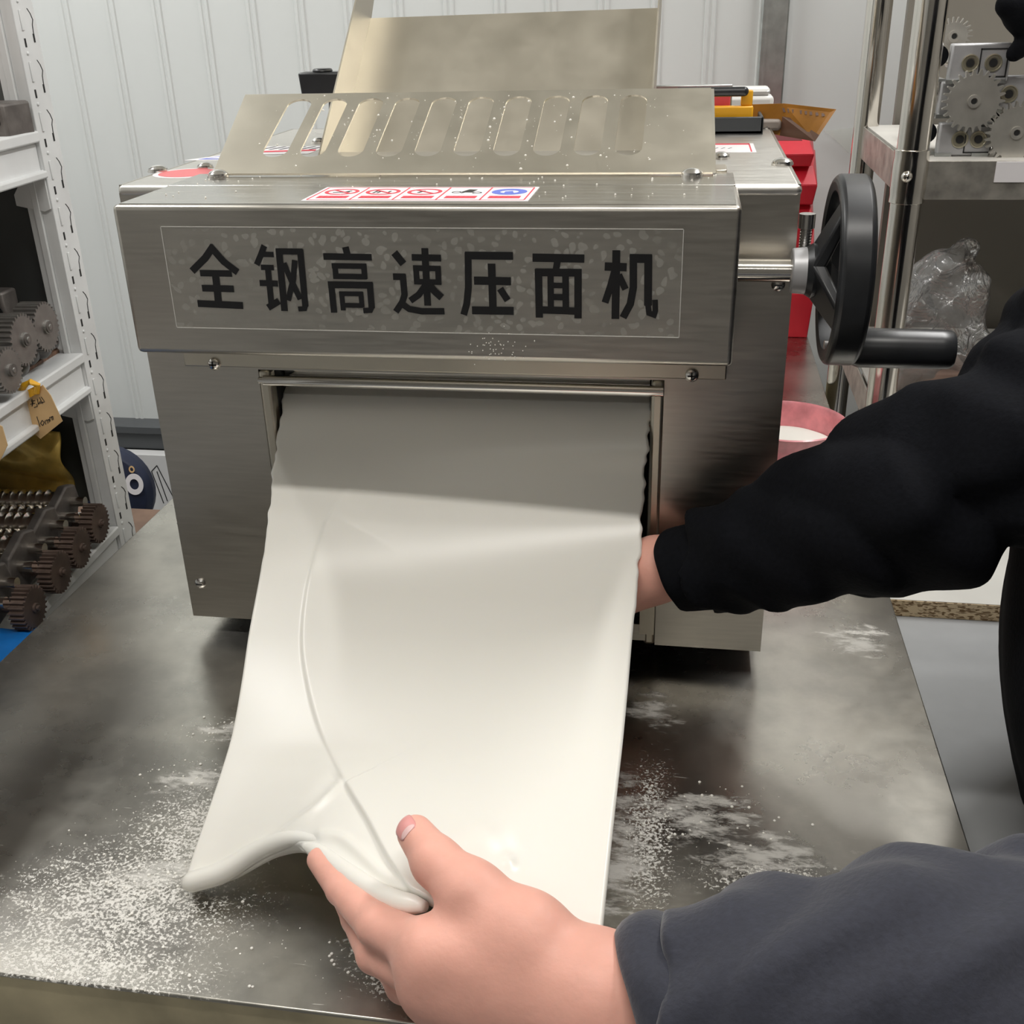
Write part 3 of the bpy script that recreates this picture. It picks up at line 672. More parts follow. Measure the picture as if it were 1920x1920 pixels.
pb = [(338, 1652, .012), (409, 1645, .020), (500, 1594, .042), (572, 1588, .064), (690, 1650, .082), (800, 1690, .096), (890, 1750, .094), (1000, 1790, .090), (1125, 1800, .088)]
PB = np.array([onz(*p) for p in pb]); P7 = CG[8]
ex = []
for f, bow in ((.3, .006), (.58, .008), (.82, .005), (1, 0)):
    row = P7+(PB-P7)*f; row[:, 2] += bow*(1-US)*0+bow*.6; row[0] += [0.004*math.sin(math.pi*f), .0, 0]; ex.append(row)
CG = np.concatenate([CG, np.array(ex)])
nu, nv = 260, 300
uu = np.linspace(0, 1, nu); vv = np.linspace(0, 1, nv)
A1 = crom(CG, vv)                       # nv x 9 x 3
# columns are unevenly spaced: resample through their own parameter
tcol = np.interp(uu, US, np.linspace(0, 1, 9))
S = crom(np.transpose(A1, (1, 0, 2)), tcol).transpose(1, 0, 2)    # nv x nu x 3
def proj(P):
    c = (P-_O)@R; return c[..., 0]/c[..., 2]*F+960, c[..., 1]/c[..., 2]*F+960
px, py = proj(S)
def seg_sd(px, py, pl_):
    best = np.full(px.shape, 1e9); sgn = np.ones(px.shape); tt = np.zeros(px.shape)
    for k in range(len(pl_)-1):
        a, b_ = np.array(pl_[k], float), np.array(pl_[k+1], float); d = b_-a
        h = np.clip(((px-a[0])*d[0]+(py-a[1])*d[1])/(d@d), 0, 1)
        ddx, ddy = px-a[0]-h*d[0], py-a[1]-h*d[1]; dd = np.hypot(ddx, ddy); m = dd < best
        best = np.where(m, dd, best); sgn = np.where(m, np.sign(d[0]*ddy-d[1]*ddx), sgn); tt = np.where(m, (k+h)/(len(pl_)-1), tt)
    return best, sgn, tt
def spl(pts, n=40):
    return crom(np.array(pts, float), np.linspace(0, 1, n))
N_ = np.cross(np.gradient(S, axis=1), np.gradient(S, axis=0)); N_ /= np.linalg.norm(N_, axis=2, keepdims=True)
if N_[nv//2, nu//2, 2] < 0: N_ = -N_
disp = np.zeros(px.shape)
seam = spl([(655, 905), (608, 985), (580, 1080), (567, 1170), (570, 1250), (596, 1360), (643, 1462), (690, 1540), (728, 1610), (775, 1680)])
d, s_, t = seg_sd(px, py, seam); amp = .0019*np.clip(t*12, .25, 1)*np.where(t > .68, 2.0, 1)
disp += amp*(.5-.5*np.tanh(s_*d/2.6))*np.exp(-d/90)
crs = spl([(645, 1462), (590, 1515), (530, 1560), (470, 1600), (400, 1640)]); d, s_, t = seg_sd(px, py, crs)
disp += (.0022*np.exp(-(d/9)**2)*(1-t*.3)-.0012*np.exp(-((d-14)/14)**2)*(s_ > 0))*np.clip(t*30, 0, 1)
crs2 = spl([(640, 1440), (560, 1560), (640, 1570), (720, 1640), (800, 1690)]); d, s_, t = seg_sd(px, py, crs2[16:]); disp += .002*np.exp(-(d/12)**2)
disp += .004*np.exp(-(np.hypot(px-900, py-1572)/42)**2)-.003*np.exp(-(np.hypot(px-985, py-1588)/40)**2)+.0025*np.exp(-(np.hypot(px-955, py-1618)/14)**2)
vv2 = vv[:, None]; uu2 = uu[None, :]
thick = .0042+.009*np.clip((vv2-.80)/.18, 0, 1)**1.5*np.clip((.55-uu2)/.2, 0, 1)
# wavy, slightly ragged side edges near the outlet
wav = (np.sin(vv*150)*.5+np.sin(vv*67+1)*.8+np.sin(vv*240+2)*.3)*.0009*np.clip((.42-vv)/.1, 0, 1)
for j in range(8):
    k = 1-j/8; S[:, j, 0] += wav*k; S[:, -1-j, 0] += np.roll(wav, 23)*k*1.3
top = S+N_*disp[..., None]
def edge_round(th):                       # top surface curls down at the rim
    du = np.minimum(uu2, 1-uu2)*.31; dv = (1-vv2)*.45; d = np.minimum(du, dv); r = th/2
    return np.where(d < r, r-np.sqrt(np.clip(r*r-(r-d)**2, 0, None)), 0)
er = edge_round(thick)
topv = top-N_*er[..., None]; bot = S-N_*(thick-er)[..., None]
vs = np.concatenate([topv.reshape(-1, 3), bot.reshape(-1, 3)]); o_ = nu*nv
I = (np.arange(nv-1)[:, None]*nu+np.arange(nu-1)[None, :]).ravel()
q = np.stack([I, I+1, I+nu+1, I+nu], 1); fs = [q, q[:, ::-1]+o_]
def rim(ix): ix = np.array(ix); return np.stack([ix[:-1], ix[1:], ix[1:]+o_, ix[:-1]+o_], 1)[:, ::-1]
fs += [rim(np.arange(nu)), rim((np.arange(nv)*nu+nu-1)), rim((nv-1)*nu+np.arange(nu)[::-1]), rim((np.arange(nv)*nu)[::-1])]
mb = MB(); mb.v = [tuple(p) for p in vs.tolist()]; mb.f = [tuple(f) for f in np.concatenate(fs).tolist()]
# the rolled lower lip and the folded-under tongue belong to the same piece of dough
lip = [onz(345, 1657, .013), onz(372, 1650, .016), onz(420, 1634, .022), onz(475, 1600, .034), onz(520, 1580, .046), onz(560, 1572, .058), onz(610, 1580, .068)]
mb.tube(crom(np.array(lip), np.linspace(0, 1, 24)), np.interp(np.linspace(0, 1, 24), [0, .08, .3, .7, 1], [.004, .0068, .0074, .006, .003]), 14)
lip2 = [onz(566, 1584, .062), onz(600, 1600, .067), onz(640, 1630, .074), onz(690, 1664, .082), onz(745, 1690, .091), onz(797, 1700, .098)]
mb.tube(crom(np.array(lip2), np.linspace(0, 1, 24)), np.interp(np.linspace(0, 1, 24), [0, .15, .5, .9, 1], [.0012, .005, .0062, .0058, .003]), 14)
lip3 = [onz(640, 1650, .064), onz(690, 1676, .070), onz(730, 1694, .077), onz(757, 1705, .082)]
mb.tube(crom(np.array(lip3), np.linspace(0, 1, 14)), np.interp(np.linspace(0, 1, 14), [0, .3, .9, 1], [.002, .0045, .004, .0015]), 12)
dgh = mb.build('dough_sheet', dough_m, None, angle=180)
tag(dgh, 'wide sheet of smooth white dough hanging from the machine outlet into the hands', 'dough')
# ============================================================ person
pr = thing('person', 'person in a black jacket at the right, holding up the dough with both hands', 'person', (.40, .66, -.8))
def Z(px, py, z): return np.array(onz(px, py, z))
def Y(px, py, y): return np.array(ony(px, py, y))
def union(prims, k):
    def f(P):
        d = None
        for pr_ in prims:
            kk = k if len(pr_) < 5 else pr_[4]
            q = cap_d(P, *pr_[:4]); d = q if d is None else smin(d, q, kk)
        return d
    return f
# near (left) hand: thumb on top of the sheet, fingers folded beneath it
W1, W2 = Z(1118, 1862, .094), Z(1140, 1925, .078)
k = .012
th = [Z(779, 1563, .1195), Z(818, 1616, .1215), Z(884, 1676, .119), Z(990, 1756, .110)]
imc, mmc, rmc, lmc = Z(815, 1790, .097), Z(815, 1845, .080), Z(850, 1890, .062), Z(900, 1925, .048)
ff = [[imc, Z(708, 1736, .083), Z(640, 1668, .072), Z(598, 1612, .066)],
      [mmc, Z(702, 1790, .060), Z(668, 1722, .048), Z(640, 1670, .046)],
      [rmc, Z(755, 1848, .040), Z(715, 1790, .032), Z(690, 1740, .032)],
      [lmc, Z(800, 1895, .028), Z(770, 1850, .022), Z(750, 1810, .022)]]
fr = [(.0145, .0112, .0086, .0074), (.0120, .0098, .0086, .0074), (.0115, .0092, .0082, .0072), (.0105, .0082, .0074, .0064)]
def hand_f(P):
    d = cap_d(P, W1, th[3], .0225, .0180)
    for q in ((W1, imc, .0225, .0165), (W1, mmc, .0235, .0165), (W2, rmc, .0235, .0155), (W2, lmc, .0225, .0135), (th[3], imc, .0185, .0145), (W1, W2, .0245, .0245), (W2, mmc, .022, .015)):
        d = smin(d, cap_d(P, *q), .014)
    t_ = cap_d(P, th[0], th[1], .0102, .0125); t_ = smin(t_, cap_d(P, th[1], th[2], .0125, .0160), .006); t_ = smin(t_, cap_d(P, th[2], th[3], .0160, .0185), .008)
    d = smin(d, t_, .009)
    for j, (c, r) in enumerate(zip(ff, fr)):
        g = cap_d(P, c[0], c[1], r[0], r[1]); g = smin(g, cap_d(P, c[1], c[2], r[1], r[2]), .003); g = smin(g, cap_d(P, c[2], c[3], r[2], r[3]), .003)
        d = smin(d, g, .009 if j == 0 else .006)
    d = smin(d, cap_d(P, (W1+W2)/2, (W1+W2)/2+np.array([.26, .03, .005]), .0262, .036), .016)
    return d
allp = np.array(th+[imc, mmc, rmc, lmc, W1, W2]+sum(ff, [])); 
vh, fh = sdf_mesh(hand_f, allp.min(0)-.035, np.array([.06, allp[:, 1].max()+.035, .165]), .0016)
# far (right) hand: flat under the sheet, only its wrist shows
FW = Y(1236, 1062, .770)
Fp = FW+np.array([-.050, .0, -.030])
def hand2_f(P):
    d = cap_d(P, FW+np.array([.10, -.018, .016]), FW, .029, .0255)
    mcs = [Fp+np.array([-.030, .030-.019*j, -.006-.006*j]) for j in range(4)]
    for m in mcs: d = smin(d, cap_d(P, FW+np.array([-.006, 0, -.006]), m, .020, .0135), .012)
    for j, m in enumerate(mcs):
        l = (.040, .044, .041, .033)[j]
        a = m+np.array([-l, -.001, -.004]); b_ = a+np.array([-l*.62, 0, -.010]); c = b_+np.array([-l*.45, 0, -.008])
        g = cap_d(P, m, a, .0105, .009); g = smin(g, cap_d(P, a, b_, .009, .008), .003); g = smin(g, cap_d(P, b_, c, .008, .007), .003)
        d = smin(d, g, .003)
    t1 = FW+np.array([-.03, .012, -.026]); t2 = t1+np.array([-.030, .010, .002]); t3 = t2+np.array([-.026, .006, .004])
    d = smin(d, cap_d(P, FW+np.array([-.005, .008, 0]), t1, .017, .014), .008); d = smin(d, cap_d(P, t1, t2, .0135, .0105), .004); d = smin(d, cap_d(P, t2, t3, .0105, .009), .003)
    return d
vg, fg = sdf_mesh(hand2_f, FW-[.215, .075, .08], FW+[.10, .09, .06], .0024)
# arms, trunk, neck and head: one coarse continuous surface under the clothes
SHN, SHF = np.array([.40, .47, .50]), np.array([.43, .85, .50])
EN, EF = np.array([.285, .415, .115]), Y(1915, 846, .69)
HD = np.array([.33, .66, .83])
def body_f(P):
    d = ell_d(P, (.395, .665, .25), (.095, .15, .27))
    d = smin(d, cap_d(P, (.41, .52, .48), (.415, .81, .49), .055, .055), .05)
    d = smin(d, cap_d(P, (.41, .665, .48), (.37, .665, .66), .055, .05), .03)
    for a, b_, c, e_ in ((SHN, EN, (W1+W2)/2+np.array([.12, .012, .002]), None), (SHF, EF, FW+np.array([.07, 0, .012]), None)):
        d = smin(d, cap_d(P, a, b_, .048, .038), .03); d = smin(d, cap_d(P, b_, c, .038, .029), .01)
    h = ell_d(P, HD, (.090, .076, .112)); h = smin(h, ell_d(P, HD+[-.030, 0, -.055], (.055, .050, .055)), .03)
    h = smin(h, cap_d(P, HD+[-.088, 0, .012], HD+[-.103, 0, -.022], .008, .012), .012)
    for s_ in (-1, 1):
        h = smin(h, ell_d(P, HD+[.005, .076*s_, -.005], (.018, .009, .028)), .006)
        h = np.maximum(h, -(np.linalg.norm(P-(HD+[-.094, .030*s_, .006]), axis=1)-.012))
        h = smin(h, np.linalg.norm(P-(HD+[-.076, .030*s_, .004]), axis=1)-.012, .003)
    h = smin(h, cap_d(P, HD+[-.083, -.018, -.058], HD+[-.083, .018, -.058], .007, .007), .004)
    d = smin(d, h, .02)
    for s_ in (-1, 1):
        d = smin(d, cap_d(P, (.43, .665+.085*s_, .02), (.42, .665+.085*s_, -.38), .072, .058), .04); d = smin(d, cap_d(P, (.42, .665+.085*s_, -.38), (.41, .665+.085*s_, -.72), .056, .04), .01)
    return d
vb, fb = sdf_mesh(body_f, (.0, .33, -.78), (.56, .98, .97), .009)
allv = np.concatenate([vh, vg, vb]); allf = np.concatenate([fh, fg+len(vh), fb+len(vh)+len(vg)])
body = sdf_obj('body', allv, allf, skin_m, pr, 2)
# thumb nail
c = Z(769, 1558, .119); ax = _n(th[0]-th[1]); upn = _n(_O-c); upn = _n(upn-ax*upn.dot(ax)); sd = np.cross(ax, upn)
def nail_pts(l0, l1, wd, hh, name, m, lift, par):
    mb = MB(); nn, mm_ = 14, 10; vs = []
    for i in range(nn+1):
        s = i/nn; x = l0+(l1-l0)*s; ww = wd*(1-(abs(2*s-1))**3*.35) if name == 'thumbnail' else wd*math.sqrt(max(.02, 1-(2*s-1)**2*.9))
        for j in range(mm_+1):
            a = (j/mm_-.5)*2; a_ = a*ww/.0102
            rr = math.sqrt(max(.0104**2-max(x, 0)**2, 1e-6))+lift+.0001; a_ = a_*.0104/max(rr, .006)-.28; vs.append(th[0]+ax*x+sd*math.sin(a_)*rr+upn*math.cos(a_)*rr)
    fs = [(i*(mm_+1)+j, i*(mm_+1)+j+1, (i+1)*(mm_+1)+j+1, (i+1)*(mm_+1)+j) for i in range(nn) for j in range(mm_)]
    mb.add(vs, fs); o = mb.build(name, m, par); s_ = o.modifiers.new('s', 'SOLIDIFY'); s_.thickness = .0006; s_.offset = 0; return o
nl = nail_pts(-.0080, .0070, .0066, 0, 'thumbnail', nail_m, .0001, body)
nail_pts(-.0082, -.0040, .0052, 0, 'nail_moon', lun_m, .0005, body)
# hair, trousers, shoes
hair_v = sdf_mesh(lambda P: np.maximum(ell_d(P, HD+[.012, 0, .022], (.100, .088, .112)), -(P[:, 0]-(HD[0]-.055)+(HD[2]-P[:, 2])*-.25)), HD-[.13, .12, .12], HD+[.14, .12, .16], .007)
sdf_obj('hair', *hair_v, noisy(mat('black_hair', (.012, .010, .010), .5), 120, .3, .001), pr, 2)
def trou_f(P):
    d = ell_d(P, (.43, .665, .03), (.105, .175, .11))
    for s_ in (-1, 1): d = smin(d, cap_d(P, (.43, .665+.09*s_, 0), (.42, .665+.09*s_, -.40), .088, .075), .03); d = smin(d, cap_d(P, (.42, .665+.09*s_, -.40), (.415, .665+.09*s_, -.715), .075, .062), .02)
    return d
sdf_obj('trousers', *sdf_mesh(trou_f, (.22, .40, -.80), (.58, .93, .18), .011), trouser, pr, 2)
for s_ in (-1, 1):
    sdf_obj('shoe', *sdf_mesh(lambda P, s_=s_: np.maximum(smin(ell_d(P, (.37, .665+.09*s_, -.775), (.125, .045, .045)), ell_d(P, (.42, .665+.09*s_, -.74), (.055, .045, .05)), .02), -.799-P[:, 2]), (.20, .60+.09*s_, -.81), (.52, .73+.09*s_, -.67), .008), shoe_m, pr, 2)
# jacket: trunk with collar, then the two sleeves with their folds
def fold(P, a, b_, amp, freq, tilt, seed):
    """soft cloth folds running round a limb"""
    a = np.array(a); ba = np.array(b_)-a; l = np.linalg.norm(ba); u = ba/l; q = P-a; s = q@u
    e1 = _n(np.cross(u, [0, 0, 1])); e2 = np.cross(e1, u); an = np.arctan2(q@e2, q@e1)
    w_ = s*freq+tilt*np.sin(an+seed)+.8*np.sin(s*freq*.37+seed*2+2*an)
    return amp*(np.abs(np.sin(w_))**.8-.6)*(.55+.45*np.sin(an*1.0+seed*3+s*9))
def jac_f(P):
    d = ell_d(P, (.379, .675, .20), (.150, .195, .34))
    d = smin(d, cap_d(P, (.42, .50, .47), (.425, .83, .49), .080, .078), .06)
    d = np.maximum(d, -(P[:, 2]+.045)+.01*np.sin(P[:, 1]*40))
    d = smin(d, np.maximum(np.abs(cap_d(P, (.405, .665, .50), (.385, .665, .585), .075, .07))-.009, P[:, 2]-.605), .015)
    d += .004*np.sin(P[:, 2]*34+3*np.sin(P[:, 1]*13))*np.sin(P[:, 1]*22)
    return d*.8
jk = sdf_obj('jacket', *sdf_mesh(jac_f, (.16, .40, -.08), (.60, .96, .64), .0085), cloth, pr, 2)
# far sleeve
q = [Y(1322, 1056, .750), Y(1400, 1042, .742), Y(1560, 985, .72), Y(1700, 938, .70), EF, SHF]
def sl2_f(P):
    d = cap_d(P, q[0], q[2], .0405, .0500)+fold(P, q[0], q[2], .0050, 60, 1.2, .6)
    d = smin(d, cap_d(P, q[2], q[3], .050, .060)+fold(P, q[0], q[3], .0075, 42, 1.4, 1.3), .015)
    d = smin(d, cap_d(P, q[3], q[4], .060, .062)+fold(P, q[2], q[4], .009, 34, 1.1, 2.2), .02)
    d = smin(d, cap_d(P, q[4], q[5], .060, .078)+fold(P, q[4], q[5], .008, 30, 1.3, .4), .012)
    n_ = _n(q[1]-q[0]); e = (P-q[0])@n_
    d = np.maximum(d, -(e+.003+.004*np.sin(P[:, 2]*60)))
    x, y, z = P.T
    d += -.0085*(np.abs(np.sin(x*34+1.9*np.sin(z*24+1)+1.4*np.sin(y*27)+.8))-.5)*np.clip((x-.03)/.05, .25, 1)-.0035*np.sin(x*88+3*np.sin(z*38)+y*50)
    return d*.75
slf = sdf_obj('sleeve', *sdf_mesh(sl2_f, np.array([q[0][0]-.05, .60, .06]), (.51, .95, .61), .0042), cloth, pr, 2)
# near sleeve
s0 = Z(1232, 1893, .098); s1_ = Z(1480, 1880, .108); s2 = Z(1760, 1872, .112); s3 = EN+np.array([.0, .0, .0])
def sl1_f(P):
    d = cap_d(P, s0+np.array([.008, 0, 0]), s1_, .0435, .0505)+fold(P, s0, s1_, .0075, 62, 1.0, .4)
    d = smin(d, cap_d(P, s1_, s2, .0515, .0600)+fold(P, s1_, s2, .0085, 48, 1.3, 1.1), .015)
    d = smin(d, cap_d(P, s2, s3, .060, .064)+fold(P, s1_, s3, .005, 40, 1.1, 2.0), .02)
    d = smin(d, cap_d(P, s3, SHN, .062, .078)+fold(P, s3, SHN, .005, 36, 1.3, .4), .025)
    e = P[:, 0]-s0[0]; d = np.maximum(d, -(e-.002))
    x, y, z = P.T
    d += -.0062*(np.abs(np.sin(x*40-z*34+1.5*np.sin(z*30+2)+1.6*np.sin(y*26+.5)+.3))-.55)*np.clip((x-.0)/.03, .2, 1)-.0025*np.sin(x*92-z*60+3*np.sin(y*45))
    return d*.75
sln = sdf_obj('sleeve', *sdf_mesh(sl1_f, (s0[0]-.045, .29, .02), (.50, .57, .60), .0036), cloth_lit, pr, 2)

def cuff(name, c0, ax, prof, m, parent, wob=.0015, seed=0):
    """a fabric cuff: an open sleeve end swept round the wrist, turned in at the mouth"""
    n = 64; a = _n(ax); u = _n(np.cross(a, [0, 0, 1])); v = np.cross(a, u); vs = []
    for i, (dd, r) in enumerate(prof):
        for k in range(n):
            q_ = 2*math.pi*k/n; rr = r+wob*(math.sin(3*q_+seed+dd*60)+.6*math.sin(7*q_+seed*2-dd*90))
            vs.append(np.array(c0)+a*(dd+.003*math.sin(2*q_+seed))+(u*math.cos(q_)+v*math.sin(q_))*rr)
    m_ = len(prof); fs = [(j*n+k, j*n+(k+1) % n, (j+1)*n+(k+1) % n, (j+1)*n+k) for j in range(m_-1) for k in range(n)]
    mb = MB(); mb.add(vs, fs); return mb.build(name, m, parent, angle=180, sub=1)
cuff('cuff', Y(1266, 1072, .760), q[1]-Y(1266, 1072, .760), [(.03, .027), (.004, .0285), (.0, .0305), (.002, .034), (.02, .0345), (.04, .0365), (.06, .038)], cloth, slf, .0009, 1)
cuff('cuff', Z(1172, 1900, .092), (1, .20, .05), [(.03, .028), (.004, .031), (.0, .033), (.001, .037), (.008, .0435), (.018, .046), (.026, .0435), (.032, .0385), (.036, .036)], cloth_lit, sln, .0012, 2)
# ============================================================ left rack with cutter units
bd = ray(1165, -1)[:2]; bd = bd/np.linalg.norm(bd)           # the rack's long direction, seen running away on the left
BD = np.array([bd[0], bd[1], 0]); BS = np.array([-bd[1], bd[0], 0])   # BS points to -x (into the rack)
UP0 = np.array(ony(117, 480, 1.12)); UPX, UPY = UP0[0], 1.12      # near right-hand corner of the visible upright
def RK(a, s_, z): p = np.array([UPX, UPY, 0])+BD*a+BS*s_; return np.array([p[0], p[1], z])   # along, into rack, height
def rbox(mb, a0, a1, s0_, s1x, z0, z1):
    return mb.hexa([RK(a0, s0_, z0), RK(a1, s0_, z0), RK(a1, s1x, z0), RK(a0, s1x, z0)], [RK(a0, s0_, z1), RK(a1, s0_, z1), RK(a1, s1x, z1), RK(a0, s1x, z1)])
rk = thing('storage_rack', 'white perforated steel storage rack at the left holding cutter units and gears', 'shelf', (-1.0, .9, -.8))
def upright(a, s_, flip):
    mb = MB(); w1 = .030*flip
    rbox(mb, a, a+.045, s_, s_+.0018*flip, -.8, 1.25)                 # perforated face toward the aisle
    rbox(mb, a, a+.0018, s_, s_+w1*.45, -.8, 1.25)                    # folded side with a rolled groove
    rbox(mb, a-.0035, a+.0015, s_+w1*.45, s_+w1*.7, -.8, 1.25)
    rbox(mb, a+.001, a+.003, s_+w1*.7, s_+w1, -.8, 1.25)
    rbox(mb, a+.002, a+.03, s_+w1-.0018*flip, s_+w1, -.8, 1.25)
    u = mb.build('upright', white_p, rk, bevel=.0012)
    return u
up1 = upright(0, 0, 1); upright(0, .50, -1); upright(-1.15, 0, 1); upright(-1.15, .50, -1)
mb = MB(); me2 = MB(); z = -.10
while z < .62:
    for sx, dz in ((.013, .0), (.033, .004)):
        rbox(mb, sx-.0016, sx+.0016, -.0004, .0002, z+dz, z+dz+.0085)
    p = [(.029, .013), (.034, .018), (.037, .024), (.034, .029), (.033, .038)]      # curved key-slot outline
    for (a, b_), (c_, d_2) in zip(p[:-1], p[1:]): mb.prism([RK(a, -.0003, z+.054-b_-.004), RK(c_, -.0003, z+.054-d_2-.004), RK(c_+.0014, -.0003, z+.054-d_2-.004), RK(a+.0014, -.0003, z+.054-b_-.004)], BS*.0004)
    me2.lathe([(0, .0022), (.0015, .0016)], RK(.013, 0, z-.006), -BS, 10); rbox(me2, .011, .015, -.0014, 0, z-.034, z-.014)
    z += .05
for o in (mb.build('slot_row', dark, up1, smooth=False), me2.build('emboss_row', white_p, up1, bevel=.0006)): o['kind'] = 'stuff'
def beam(z1, sgn=0, depth=.0):
    mb = MB(); rbox(mb, -1.11, 0, .004+depth, .034+depth, z1-.045, z1-.012); rbox(mb, -1.11, 0, -.002+depth, .030+depth, z1-.012, z1)
    rbox(mb, -1.11, 0, -.003+depth, .006+depth, z1-.049, z1-.041)
    b_ = mb.build('beam', white_p, rk, bevel=.002)
    g = MB(); g.prism([RK(-.001, .001, z1-.04), RK(-.001, .001, z1-.082), RK(-.001, .008, z1-.085), RK(-.001, .040, z1-.078), RK(-.001, .040, z1-.066), RK(-.001, .024, z1-.045)], -BD*.002)
    g.build('gusset', white_p, rk, bevel=.0008)
    return b_
zb1 = float(onx(62, 268, RK(0, .03, 0)[0])[2]); 
LV = [ony(66, 280, UPY-.01)[2]+.018, ony(140, 672, UPY-.01)[2]+.004, ony(222, 1008, UPY-.02)[2]+.006]
for z in LV: beam(z)
for z, m in zip(LV, (wood, wood, white_p)):
    mb = MB(); rbox(mb, -1.12, .03, .028, .48, z-.010, z+.004); mb.build('board', m, rk, bevel=.001)
    mb = MB(); rbox(mb, -1.11, 0, .47, .495, z-.045, z); mb.build('beam', white_p, rk)
mb = MB(); p0 = RK(.02, .05, 0); a = ony(78, 395, UPY+.04); b_ = ony(-40, 590, UPY+.04)
mb.prism([a, a+[.0, 0, -.03], b_+[0, 0, -.03], b_], (0, .012, 0)); mb.build('brace', white_p, rk, bevel=.001)
mb = MB(); rbox(mb, .03, .034, .03, .49, LV[2]+.02, 1.2); mb.build('end_panel', dark_panel, rk)
# ---- gears and cutter units
def gear_mesh(n, r, depth, thick, m, hubr=.3, sharp=.5, name='gear'):
    mb = MB(); pts = gear_pts(n, r, depth, sharp)
    mb.prism([(-thick/2, x, y) for x, y in pts], (thick, 0, 0)); mb.lathe([(-thick/2-.002, r*hubr), (-thick/2-.0025, r*hubr*.9)], (0, 0, 0), (1, 0, 0), 20)
    mb.lathe([(0, r*hubr), (thick/2+.002, r*hubr), (thick/2+.0025, r*hubr*.85)], (0, 0, 0), (1, 0, 0), 20)
    mb.lathe([(0, r*.12), (thick/2+.0045, r*.12), (thick/2+.005, r*.09)], (0, 0, 0), (1, 0, 0), 14)
    return mb
def xf(mb, loc, rot):
    c, s_ = math.cos(rot), math.sin(rot); mb.v = [(x*c-y*s_+loc[0], x*s_+y*c+loc[1], z+loc[2]) for x, y, z in mb.v]; return mb
RROT = math.atan2(BS[1], BS[0])-math.pi            # rollers run into the rack
def cutter_unit(label, loc, rot=RROT):
    t = thing('cutter_unit', label, 'machine part', loc, 'noodle cutter units on the lowest shelf')
    loc = np.array(loc, float)
    for j, (yy, zz) in enumerate(((-.016, .022), (.010, .030))):
        mb = MB(); prof = []; x = 0
        for k in range(26):
            for q_ in (.15, .35, .65, .85): prof.append((x+q_*.0105, .0115+.0028*math.sin(q_*math.pi)-(0.0026 if q_ in (.15, .85) else 0)))
            x += .0105
        mb.lathe(prof, (-.035, yy, zz), (-1, 0, 0), 18); mb.cyl((-.035, yy, zz), (-.004, yy, zz), .006)
        xf(mb, loc, rot).build('ring_roller', ring_m, t, angle=50)
    mb = MB(); mb.cyl((-.32, -.040, .010), (-.03, -.040, .010), .0045); xf(mb, loc, rot).build('tie_bar', galv, t)
    for x in (-.033, -.33):
        mb = MB(); mb.prism([(x, -.046, -.004), (x, -.030, -.014), (x, .010, -.006), (x, .030, .026), (x, .026, .046), (x, .006, .052), (x, -.030, .038)], (.012, 0, 0))
        pl_ = xf(mb, loc, rot).build('end_plate', iron, t, bevel=.0025)
        for yy, zz in ((-.016, .022), (.010, .030)):
            mb = MB(); mb.cyl((x+.010, yy, zz), (x+.015, yy, zz), .0055, .005, 16); mb.cyl((x+.013, yy, zz), (x+.018, yy, zz), .0025, n=12); xf(mb, loc, rot).build('bearing', rust, pl_)
    g = gear_mesh(26, .024, .0035, .016, None, .22); g.v = [(x+.004, y+.005, z+.004) for x, y, z in g.v]
    g.cyl((-.03, .005, .004), (0, .005, .004), .006); xf(g, loc, rot).build('gear', rust, t, smooth=False)
    return t
zl = LV[2]+.026
def on_shelf(px, py, z): p = onz(px, py, z); return (float(p[0]), float(p[1]), z)
cu = cutter_unit('grey cutter unit with ring rollers, farthest back on the lowest rack shelf', on_shelf(168, 990, zl))
dup(cu, on_shelf(132, 1036, zl), 'cutter unit with a rusty gear, second from the back on the lowest shelf')
dup(cu, on_shelf(93, 1082, zl), 'cutter unit with the rustiest front gear, third along the lowest shelf')
dup(cu, on_shelf(42, 1150, zl), 'cutter unit nearest the blue tarpaulin on the lowest shelf')
# middle shelf: grey spur gears, rod ends and a block
zm = LV[1]+.004
def spur(label, c, r=.027, th_=.022, m=gear_m, n=30, rot=0, grp='spur gears on the middle shelf'):
    t = thing('spur_gear', label, 'gear', c, grp); g = gear_mesh(n, r, .003, th_, m, .28); xf(g, np.array(c), rot).build('gear_body', m, t, smooth=False)
    mb = MB(); mb.cyl((-.12, 0, 0), (th_/2+.004, 0, 0), .0065, n=16); xf(mb, np.array(c), rot).build('axle', iron, t); return t
gy = .030
spur('dull grey spur gear leaning behind the white upright, far one of the middle shelf', ony(66, 613, 1.055), .0275, .026, gear_m, 30, RROT)
spur('dull grey spur gear on the middle shelf, directly in front of the far gear', ony(24, 637, 1.0), .0275, .026, gear_m, 30, RROT)
spur('grey spur gear cut off by the left photo edge, lowest on the middle shelf', ony(0, 694, .955), .024, .022, gear_m, 28, RROT)
for i, (p, lab) in enumerate((((40, 684), 'dark round roller end nearest the front on the middle shelf'), ((60, 662), 'dark round roller end behind the nearest one on the middle shelf'), ((83, 650), 'dark round roller end third from the front on the middle shelf'), ((99, 640), 'shiny small roller end touching the white upright'))):
    c = onz(*p, zm+.016); r = .0145 if i < 3 else .010; mb = MB()
    mb.lathe([(-.13, r*.8), (-.01, r*.8), (-.009, r), (-.004, r), (0, r*.92), (.004, r*.7), (.006, r*.3), (.0065, .001)], c, (math.cos(RROT), math.sin(RROT), 0), 24)
    o = mb.build('roller', mat('dark_roller_steel', (.10, .095, .09), .3, .9), None); tag(o, lab, 'roller', 'rollers on the middle shelf')
